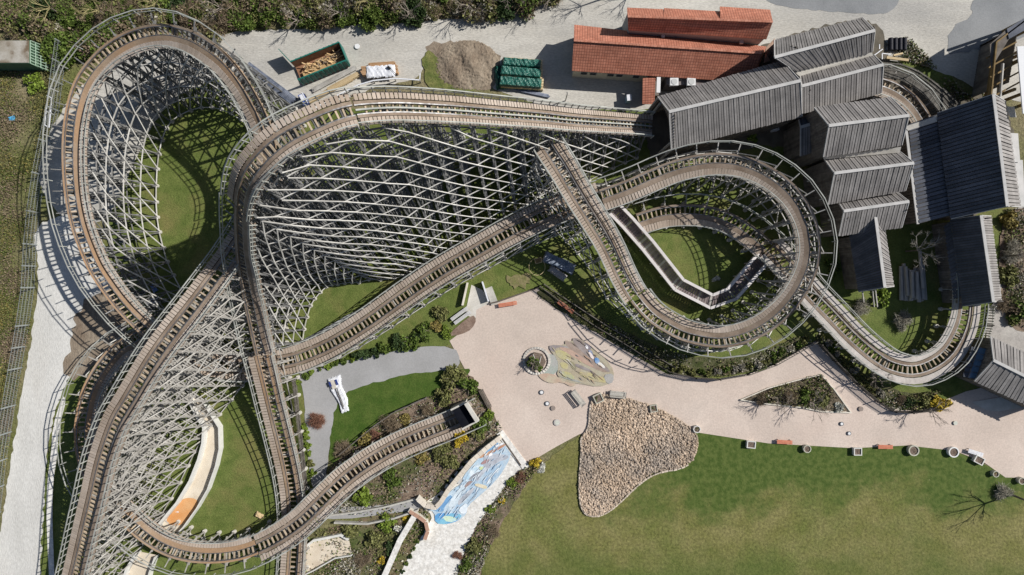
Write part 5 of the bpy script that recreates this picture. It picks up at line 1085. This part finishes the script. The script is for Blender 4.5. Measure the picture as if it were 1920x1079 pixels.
planter(1714, 846, 16, .68, 0, 'large round stone planter right of the second red bench', PC); planter(1789, 849, 16, .66, 0, 'round planter with a bright white rim', mat('white_concrete', (0.72, 0.73, 0.72), None)); planter(1837, 864, 4, .62, -28, 'tilted rectangular planter below the white bench', PW, ar=.75)
planter(1868, 890, 8, .42, 0, 'small mossy planter at the lawn corner', PC, twigs='ochre'); planter(1917, 903, 12, .45, 0, 'small planter at the right edge of the lawn'); planter(1122, 748, 4, .55, 25, 'wooden planter with green plants at the head of the rock bed', PC, twigs='green')
planter(1226, 767, 4, .45, 10, 'small square planter on the rim of the rock bed', PC, twigs='green'); planter(1307, 806, 8, .48, 0, 'octagonal pale planter where rock bed meets lawn', PW, twigs='olive')
# benches
RED = mat('red_brown_slats', (0.5, 0.17, 0.1), (0.6, 0.25, 0.16), 2, island=.1); GREYW = mat('grey_slats', (0.36, 0.35, 0.32), (0.48, 0.47, 0.43), 2, island=.15); DARKW = mat('dark_slats_bench', (0.09, 0.075, 0.065), (0.14, 0.12, 0.1), 2, island=.2)
def bench(px, py, rz, label, m, L=2.3, back=False, W=.5, slats=4, leg=None):
    o = empty('bench', label, 'bench'); mb = MB(); leg = leg or STEEL()
    for i in range(slats): y = -W / 2 + (i + .5) * W / slats; mb.beam((-L / 2, y, .46), (L / 2, y, .46), W / slats * .82, .05, m)
    mb.build('seat', o)
    for x in (-L * .4, L * .4): mb = MB(); mb.beam((x, -W * .45, 0), (x, -W * .35, .44), .08, .06, leg); mb.beam((x, W * .45, 0), (x, W * .35, .44), .08, .06, leg); mb.beam((x, -W * .4, .4), (x, W * .4, .4), .06, .06, leg); mb.build('leg', o)
    if back:
        mb = MB()
        for k in range(3): mb.beam((-L / 2, -W / 2 - .05 - .03 * k, .6 + .13 * k), (L / 2, -W / 2 - .05 - .03 * k, .6 + .13 * k), .04, .1, m)
        for x in (-L / 2, L / 2): mb.beam((x, -W / 2, .42), (x, -W / 2 - .12, .95), .06, .06, leg); mb.beam((x, -W / 2, .68), (x, W / 2, .68), .06, .05, leg)
        mb.build('backrest', o)
    return place(o, px, py, rz)
bench(952, 571, 9, 'red bench on the pink plaza below the fenced grass', RED); bench(1060, 576, -36, 'dark red bench pushed against the plaza fence', RED); bench(1468, 828, -3, 'red bench on the path edge near the trapezoid planter', RED, 1.9)
bench(1656, 837, -1, 'red bench on the path edge near the large round planter', RED, 1.8); bench(1824, 848, -17, 'white bench beside the tilted planter', WT, 1.9); bench(910, 747, -62, 'dark wooden bench at the hedge above the cobbled path', DARKW, 2.5, W=.6); bench(1084, 745, -52, 'slatted bench with backrest standing on the plaza', GREYW, 2.2, True, .6, 6)
bench(1157, 738, -6, 'slatted bench with backrest at the tip of the rock bed', GREYW, 2.0, True, .6, 6); bench(862, 589, 36, 'grey wooden bench in the mulch seat corner', mat('pale_grey_slats', (0.5, 0.49, 0.5), (0.6, 0.6, 0.6), 2), 2.5, W=.45); bench(868, 596, 36, 'second grey bench beside the mulch corner', mat('pale_grey_slats', (0, 0, 0)), 2.5, W=.45)
# covers, discs, litter
def disc(px, py, r, label, m, rim=None, cat='drain cover'):
    o = empty('drain_cover', label, cat); mb = MB()
    if rim: mb.prism([(r * 1.5 * math.cos(t), r * 1.5 * math.sin(t)) for t in np.arange(20) * math.pi / 10], 0, .045, rim)
    mb.prism([(r * math.cos(t), r * math.sin(t)) for t in np.arange(20) * math.pi / 10], 0, .07, m); mb.build('lid', o); return place(o, px, py, 0, .125)
WH = mat('white_lid', (0.72, 0.73, 0.74), None, rough=.5); DR = mat('dark_rim', (0.1, 0.11, 0.13), None); GM2 = mat('grey_green_lid', (0.5, 0.52, 0.46), (0.6, 0.61, 0.55), 4); CM = mat('cast_iron_lid', (0.24, 0.2, 0.18), (0.3, 0.25, 0.22), 5)
disc(1015.5, 736.5, .2, 'white lid with dark ring highest of the plaza covers', WH, DR); disc(1026, 757.5, .2, 'white lid with dark ring beside the brown manhole', WH, DR); disc(1037, 766, .3, 'brown cast iron manhole on the plaza', CM); disc(1044.5, 793, .28, 'pale green lid lowest on the plaza', GM2, mat('pale_rim', (0.5, 0.47, 0.45), None))
disc(1578, 795.5, .17, 'white ringed lid on the path below the island bed', WH, DR); disc(1592, 813.5, .17, 'white ringed lid near the path lower edge', WH, DR); disc(1614, 767.5, .3, 'brown manhole beside the island corner', CM); disc(1791, 794, .26, 'pale mint lid on the wide pink path', GM2); disc(670, 88, .32, 'white round lid on the gravel road by the skip', WH)
c = empty('round_planter', 'round stone ringed planter bed on the plaza with wooden slats', 'planter', at(1006, 677)); mb = MB(); RW = mat('ring_stone', (0.52, 0.49, 0.45), (0.58, 0.55, 0.51), 3, island=.12)
for i in range(30):
    t = i * math.pi / 15; t2 = t + math.pi / 15 * .97; mb.beam((1.6 * math.cos(t), 1.6 * math.sin(t), .22), (1.6 * math.cos(t2), 1.6 * math.sin(t2), .12), .3, .12, RW)
mb.build('stone_ring', c); mb = MB(); mb.prism([(1.15 * math.cos(t), 1.15 * math.sin(t) - .05) for t in np.arange(7) * 2 * math.pi / 7], .1, .5, SOIL); mb.build('soil', c)
mb = MB(); mb.beam((-.45, .85, .55), (.0, -.2, .55), .06, .06, PW); mb.beam((.55, .6, .55), (.25, -.6, .55), .06, .06, PW); mb.build('slat', c)
# white sheeted thing on the asphalt path
c = empty('sheeted_pallet', 'crumpled white sheet round narrow boards on the asphalt path', 'sheet'); me_ = lump('white_sheet', 4.7, 1.55, .3, WT, c, 50, 16, .025, 9, .15)
for v in me_.data.vertices: v.co.y *= (1.15 - .32 * (v.co.x / 2.35 + 1) / 2 * 1.6); v.co.y += .1 * math.sin(v.co.x * 2)
mb = MB(); mb.beam((-2.0, -.2, .42), (-.9, -.2, .42), .5, .12, mat('white_sheet_boards', (0.5, 0.47, 0.42), (0.6, 0.56, 0.5), 3)); mb.beam((-1.9, .32, .44), (-1.2, .32, .44), .22, .1, mat('navy_sheet', (0.03, 0.05, 0.2), None, rough=.5)); mb.beam((-1.9, -.5, .44), (-1.3, -.5, .44), .26, .1, mat('navy_sheet', (0, 0, 0)))
mb.beam((-.9, -.1, .42), (1.9, -.05, .42), .07, .06, DARKW); mb.beam((-.9, .15, .42), (1.6, .1, .42), .05, .06, GREYW); mb.build('boards', c); place(c, 637, 740, -69)
for nm, lab, cat, x, y, rz, m, L, W, h in (('blue_bag', 'small bright blue bag on the rough ground at the left', 'bag', 23, 223, 20, mat('blue_bag', (0.02, 0.3, 0.6), (0.1, 0.45, 0.7), 4, rough=.4), .75, .5, .2), ('blue_tarpaulin', 'blue and red printed sheet by the loop supports', 'sheet', 289, 541, -60, mat('blue_print', (0.03, 0.12, 0.42), (0.4, 0.5, 0.7), 1.6, rough=.4, c3=(0.5, .1, .12), s3=.8, t3=(.6, .65)), 1.0, .65, .15), ('white_sacks', 'white crumpled sacks at the foot of the loop supports', 'sacks', 288, 566, 15, WT, 1.6, .7, .35), ('pale_tarpaulin', 'grey blue tarpaulin heap under the diving track', 'sheet', 1048, 494, -25, mat('grey_blue_sheet', (0.14, 0.18, 0.24), (0.3, 0.33, 0.4), 1.5, bump=.1, fscale=3), 4.2, 1.4, .6), ('rock_pile', 'grey boulder heap beside the tarpaulin', 'rocks', 1045, 513, -35, mat('grey_rock', (0.3, 0.29, 0.29), (0.45, 0.43, 0.43), 1.5, bump=.1, fscale=4), 2.4, .9, .6), ('sand_heap', 'small pale heap by the lower track bend', 'heap', 487, 967, -30, NEWW, 1.0, .6, .3), ('white_case', 'small white box on the orange stained channel', 'box', 333, 960, -5, WT, .5, .3, .2)):
    o = lump(nm, L, W, h, m, None, 24, 12, .04, int(x), .12); tag(o, lab, cat); place(o, x, y, rz, .1)
# ring and box on the grass
c = empty('ring_light', 'thin pale hoop lying on the grass below the straight track', 'hoop'); mb = MB()
for i in range(28): t = i * math.pi / 14; t2 = t + math.pi / 14; mb.beam((math.cos(t), 1.05 * math.sin(t), 0), (math.cos(t2), 1.05 * math.sin(t2), 0), .05, .05, NEWW)
mb.build('hoop', c); place(c, 1007, 501, 0, .6)
c = empty('wooden_box', 'yellow wooden box at the hoop', 'box'); mb = MB(); mb.prism(rect(0, 0, .85, .65, 15), 0, .7, NEWW); mb.prism(rect(0, 0, .7, .5, 15), .7, .75, mat('ochre_beam', (0, 0, 0))); mb.build('casing', c); place(c, 1009, 490, 0)
# footbridge with pale parapets crossing the inner lawn
fb = empty('footbridge', 'low boarded footbridge with pale parapets bending across the inner lawn', 'footbridge', at(1270, 540)); pl = [(1148, 392), (1175, 420), (1212, 462), (1270, 535), (1330, 566), (1368, 552), (1432, 478)]
v = [at(*p, 1.0) for p in pl]; off = []
for i in range(len(v)):
    d = (v[min(i + 1, len(v) - 1)] - v[max(i - 1, 0)]).normalized(); n_ = Vector((-d.y, d.x, 0)); off.append(n_)
mb = MB(); BW = mat('bridge_boards', (0.17, 0.14, 0.14), (0.24, 0.2, 0.2), 1, island=.2)
for a, b, n1, n2 in zip(v[:-1], v[1:], off[:-1], off[1:]):
    k = int((b - a).length / .3)
    for i in range(k): p = a.lerp(b, (i + .5) / k); nn = n1.lerp(n2, (i + .5) / k).normalized(); mb.beam(p - nn * .72, p + nn * .72, .26, .06, BW if i % 9 else WOOD())
fixto(mb.build('deck', fb), fb)
for s_ in (-1, 1):
    mb = MB(); PAR = mat('parapet_boards', (0.6, 0.57, 0.56), (0.68, 0.65, 0.64), 1, island=.08)
    for a, b, n1, n2 in zip(v[:-1], v[1:], off[:-1], off[1:]):
        p, q = a + n1 * .8 * s_, b + n2 * .8 * s_; mb.beam(p + Vector((0, 0, .35)), q + Vector((0, 0, .35)), .06, .9, PAR); mb.beam(p + Vector((0, 0, .85)), q + Vector((0, 0, .85)), .34, .06, PAR)
        k = max(1, int((b - a).length / 2))
        for i in range(k): w_ = p.lerp(q, i / k); mb.beam((w_.x, w_.y, 0), (w_.x, w_.y, 1.4), .12, .12, WOOD())
    fixto(mb.build('parapet', fb), fb)
# concrete channels
def channel(label, L_, R_, h=.9, stain=None, wallm=None):
    root = empty('concrete_channel', label, 'channel', at(*L_[0])); CF = mat('cream_concrete', (0.6, 0.52, 0.41), (0.7, 0.63, 0.52), .6, fine=.1, c3=(.5, .42, .33), s3=.5, t3=(.55, .7)); mb = MB()
    a = [at(*p, .18) for p in L_]; b = [at(*p, .18) for p in R_]
    for i in range(len(a) - 1): mb.poly([b[i], b[i + 1], a[i + 1], a[i]] if (b[i + 1] - b[i]).cross(a[i] - b[i]).z > 0 else [a[i], a[i + 1], b[i + 1], b[i]], CF)
    fixto(mb.build('floor', root), root)
    for pl_, w_, hh_ in ((a, .28, h), (b, .12, h)):
        mb = MB()
        for k_, (p, q) in enumerate(zip(pl_[:-1], pl_[1:])): d = (q - p).normalized() * .06; e_ = Vector((0, 0, .004 * k_)); mb.beam(Vector((p.x, p.y, hh_ / 2)) - d + e_, Vector((q.x, q.y, hh_ / 2)) + d + e_, w_ + .003 * k_, hh_, PW)
        fixto(mb.build('side_wall', root), root)
    if stain:
        o = sheet('stain', stain, mat('orange_stain', (0.6, 0.27, 0.09), (0.66, 0.38, 0.18), .5, fine=.1), z=.24, smooth=2); del o['kind']; o.parent = root; fixto(o, root)
    return root
channel('curved cream concrete channel with an orange stained end', [(358, 742), (372, 775), (388, 800), (386, 830), (378, 860), (362, 900), (338, 940), (306, 978), (300, 990)], [(384, 748), (400, 775), (416, 800), (417, 840), (410, 872), (395, 915), (375, 950), (350, 985), (335, 1000)], 1.0, [(345, 932), (375, 935), (368, 958), (345, 984), (322, 985), (312, 975), (330, 955)])
channel('pale concrete channel emerging below the brown curve', [(262, 1035), (245, 1060), (232, 1100)], [(296, 1042), (286, 1070), (280, 1100)], .9)
channel('sandy hollow with curved walls below the track crossing', [(560, 1035), (590, 1012), (640, 1002), (654, 1010)], [(560, 1082), (590, 1068), (630, 1045), (660, 1040)], .6)
# tunnel mouth, walls
c = empty('tunnel_mouth', 'dark square tunnel mouth with pale lintel swallowing the track', 'tunnel', at(885, 780)); mb = MB(); CC = CONC()
a, b, d, e = at(874, 755, 2.0), at(896, 790, 2.0), at(845, 770, 2.0), at(866, 806, 2.0)
mb.beam((*a.to_2d(), 2.3), (*b.to_2d(), 2.3), .45, .7, CC); fixto(mb.build('lintel', c), c)
mb = MB(); mb.beam((*a.to_2d(), 1.0), (*d.to_2d(), 1.0), .2, 2.0, CC); mb.beam((*b.to_2d(), 1.0), (*e.to_2d(), 1.0), .2, 2.0, CC); fixto(mb.build('side_wall', c), c)
mb = MB(); mb.prism([(v.x, v.y) for v in (at(848, 771, 1.9), at(874, 757, 1.9), at(893, 790, 1.9), at(866, 803, 1.9))][::-1], 1.75, 1.9, mat('tunnel_shade_black', (0.008, 0.009, 0.014), (0.014, 0.015, 0.02), 1, rough=1, spec=0)); fixto(mb.build('roof', c), c)  # black slab added to paint the shade of the deep trench, not a roof
def wall(name, label, pts, h, w_, m, cat='wall', z0=0.0, cap=None):
    o = empty(name, label, cat, at(*pts[0])); mb = MB(); v_ = [at(*p) for p in pts]
    for k_, (p, q) in enumerate(zip(v_[:-1], v_[1:])): d = (q - p).normalized() * w_ * .4; e_ = Vector((0, 0, .004 * k_)); mb.beam(Vector((p.x, p.y, z0 + h / 2)) - d + e_, Vector((q.x, q.y, z0 + h / 2)) + d + e_, w_ + .003 * k_, h, m)
    fixto(mb.build('wall_body', o), o)
    if cap:
        mb = MB()
        for p, q in zip(v_[:-1], v_[1:]):
            k = max(1, int((q - p).length / .6))
            for i in range(k): s_, t_ = p.lerp(q, i / k), p.lerp(q, (i + .94) / k); mb.beam((s_.x, s_.y, z0 + h + .03), (t_.x, t_.y, z0 + h + .03), w_ * 1.25, .06, cap)
        fixto(mb.build('coping', o), o)
    return o
CP = mat('cream_coping', (0.62, 0.55, 0.46), (0.7, 0.64, 0.55), 2, island=.1)
wall('path_wall', 'cream coped wall along the painted side of the cobbled path', [(938, 818), (912, 838), (885, 862), (862, 890), (842, 915), (828, 938), (818, 948), (800, 944), (786, 932)], .9, .45, PALE, cap=CP)
wall('path_wall', 'reddish coped wall round the corner of the grey footpath', [(770, 955), (788, 966), (800, 975), (804, 992), (798, 1008)], .8, .35, PALE, cap=mat('red_coping', (0.4, 0.24, 0.17), (0.48, 0.3, 0.22), 3))
wall('path_wall', 'long white retaining wall in the leafy corner', [(778, 966), (752, 1010), (720, 1083)], .8, .7, COBB)
wall('path_wall', 'thin stone wall above the grey footpath', [(620, 965), (660, 960), (720, 950), (778, 935)], .5, .2, GREYW)
wall('path_wall', 'thin stone wall under the grey footpath', [(630, 978), (690, 980), (740, 970), (784, 955)], .6, .2, GREYW)
wall('threshold', 'white stone strip across the top of the cobbled path', [(940, 815), (962, 845), (984, 874)], .16, .9, COBB, 'paving'); wall('threshold', 'dark drain slot across the top of the cobbled path', [(940, 820), (958, 846), (976, 872)], .2, .16, DARKW, 'drain')
wall('island_kerb', 'white stone kerb round the triangular island bed', [(1388, 750), (1440, 728), (1490, 714), (1538, 703), (1562, 730), (1594, 774), (1540, 772), (1500, 764), (1440, 758), (1388, 750)], .25, .12, PALE, 'kerb')
wall('plaza_kerb', 'thin kerb between plaza and the fenced grass', [(918, 570), (935, 566), (1010, 540)], .3, .18, DARKW, 'kerb')
wall('ramp_wall', 'white topped wall beside the paved ramp to the straight track', [(877, 532), (868, 572)], .8, .2, PALE); wall('ramp_wall', 'white handrail wall along the right of the paved ramp', [(905, 530), (916, 565)], .9, .16, WT)
wall('ramp_steps', 'striped grey steps beside the paved ramp', [(918, 545), (926, 566)], .25, .9, GREYW, 'steps')
wall('low_ledge', 'long narrow grey trough beside the low straight track', [(548, 655), (600, 628), (660, 594), (700, 574)], .5, .7, mat('trough_grey', (0.33, 0.35, 0.36), (0.42, 0.44, 0.44), 1), 'trough')
wall('timber_beam', 'short pale beam at the foot of the drop', [(536, 698), (552, 700)], .5, .35, NEWW, 'beam')
# bed soil of the triangular island
sheet('island_bed', [(1392, 749), (1440, 730), (1490, 716), (1536, 705), (1560, 731), (1588, 771), (1540, 769), (1500, 762), (1440, 756)], mat('dark_bed', (0.08, 0.065, 0.045), (0.16, 0.13, 0.09), 1.4, fine=.3, fscale=5), z=.2, smooth=0)
# fences
def fence(name, label, pts, h=1.1, sp=1.6, slat=.14, m=None, rails=(.25, 1.0), cat='fence', z0=0.05, tilt=0.0, slw=.05, rw=.09):
    m = m or mat('dark_fence_wood', (0.1, 0.09, 0.08), (0.17, 0.155, 0.14), 2, island=.25); o = empty(name, label, cat, at(*pts[0])); v_ = [at(*p) for p in pts]; ms, mr = MB(), MB()
    for p, q in zip(v_[:-1], v_[1:]):
        L = (q - p).length; k = max(1, int(L / sp)); d = (q - p).normalized(); n_ = Vector((-d.y, d.x, 0)) * tilt
        for i in range(k + 1): c_ = p.lerp(q, i / k); mp = MB(); mp.beam((c_.x, c_.y, 0), tuple(c_ + n_ + Vector((0, 0, h + .08))), .11, .11, m); fixto(mp.build('post', o), o)
        for z in rails: mr.beam(p + n_ * z / h + Vector((0, 0, z)), q + n_ * z / h + Vector((0, 0, z)), rw, rw * .7, m)
        if slat:
            k = int(L / slat)
            for i in range(k): c_ = p.lerp(q, (i + .5) / k); ms.beam((c_.x, c_.y, z0), tuple(c_ + n_ + Vector((0, 0, h))), slw, .035, m)
    fixto(mr.build('rails', o), o)
    if slat: fixto(ms.build('slats', o), o)
    return o
fence('picket_fence', 'dark picket fence sweeping round the upper plaza edge', [(1012, 538), (1060, 574), (1112, 610), (1165, 642), (1212, 672), (1255, 698), (1300, 708), (1345, 711)], 1.25, 2.2); fence('picket_fence', 'inner rail fence running beside the plaza picket fence', [(1020, 534), (1070, 568), (1122, 602), (1175, 634), (1222, 664), (1262, 688)], 1.0, 2.2, slat=.3)
fence('picket_fence', 'dark picket fence slanting down to the path corner', [(1532, 646), (1560, 676), (1600, 718), (1640, 752), (1668, 770), (1700, 772), (1740, 768)], 1.3, 2.0)
fence('picket_fence', 'thin fence behind the curved hedge of the turnaround', [(1345, 711), (1400, 702), (1450, 684), (1528, 640)], .9, 2.2, slat=.35)
fence('slatted_fence', 'dark slatted fence between drop and asphalt path', [(556, 712), (562, 770), (570, 840), (577, 910)], 1.5, 2, slat=.16, slw=.09)
fence('slatted_fence', 'striped slatted fence outside the end curve', [(1852, 575), (1848, 610), (1838, 645)], 1.2, 2, slat=.3, slw=.12, m=GREYW)
fence('lawn_fence', 'low wire fence between lawn strip and tunnel bed', [(640, 850), (700, 800), (740, 772), (800, 745)], .8, 2, slat=0)
WIRE = mat('galvanised_wire', (0.3, 0.33, 0.33), (0.4, 0.43, 0.42), 2, rough=.5, metal=.3)
fence('wire_fence', 'tall galvanised mesh fence winding along the dirt track', [(128, 88), (118, 160), (112, 210), (98, 270), (86, 330), (76, 400), (70, 460), (66, 540), (56, 610), (42, 690), (30, 760), (14, 860), (2, 960), (-14, 1080)], 2.2, 2.4, slat=.22, m=WIRE, rails=(.2, .7, 1.2, 1.7, 2.2), slw=.02, tilt=.12, rw=.035)
c = empty('white_gate', 'white tubular gate frame on the wire fence', 'gate'); mb = MB()
for a, b, z in (((88, 180), (96, 184), 1.9), ((84, 208), (96, 212), 1.4), ((82, 234), (92, 240), 1.9), ((90, 180), (83, 236), 2.1), ((97, 184), (92, 240), 2.1)): mb.beam(at(*a, z), at(*b, z), .09, .09, WT)
mb.build('frame', c)
c = empty('road_post', 'thin post standing against the workshop yard', 'post', at(1060, 190)); mb = MB(); mb.beam((0, 0, 0), (0, 0, 2.4), .1, .1, STEEL()); mb.beam((0, 0, 2.35), (0, .3, 2.35), .1, .1, STEEL()); mb.build('pole', c)
c = empty('white_cabinet', 'small pale blue cabinet in the workshop shadow', 'cabinet', at(1176, 190)); mb = MB(); mb.prism(rect(0, 0, .5, .7, 5), 0, 1.2, mat('pale_blue_panel', (0.35, 0.5, 0.6), None)); mb.prism(rect(0, 0, .56, .76, 5), 1.2, 1.26, WT); mb.build('casing', c)
c = empty('electric_box', 'small pale hatch box at the foot of the lift barn eave', 'box', at(1449, 243)); mb = MB(); mb.prism(rect(0, 0, .8, .75, 10), 0, .8, WT); mb.beam((-.3, 0, .82), (.3, 0, .82), .5, .03, PW); mb.build('casing', c)
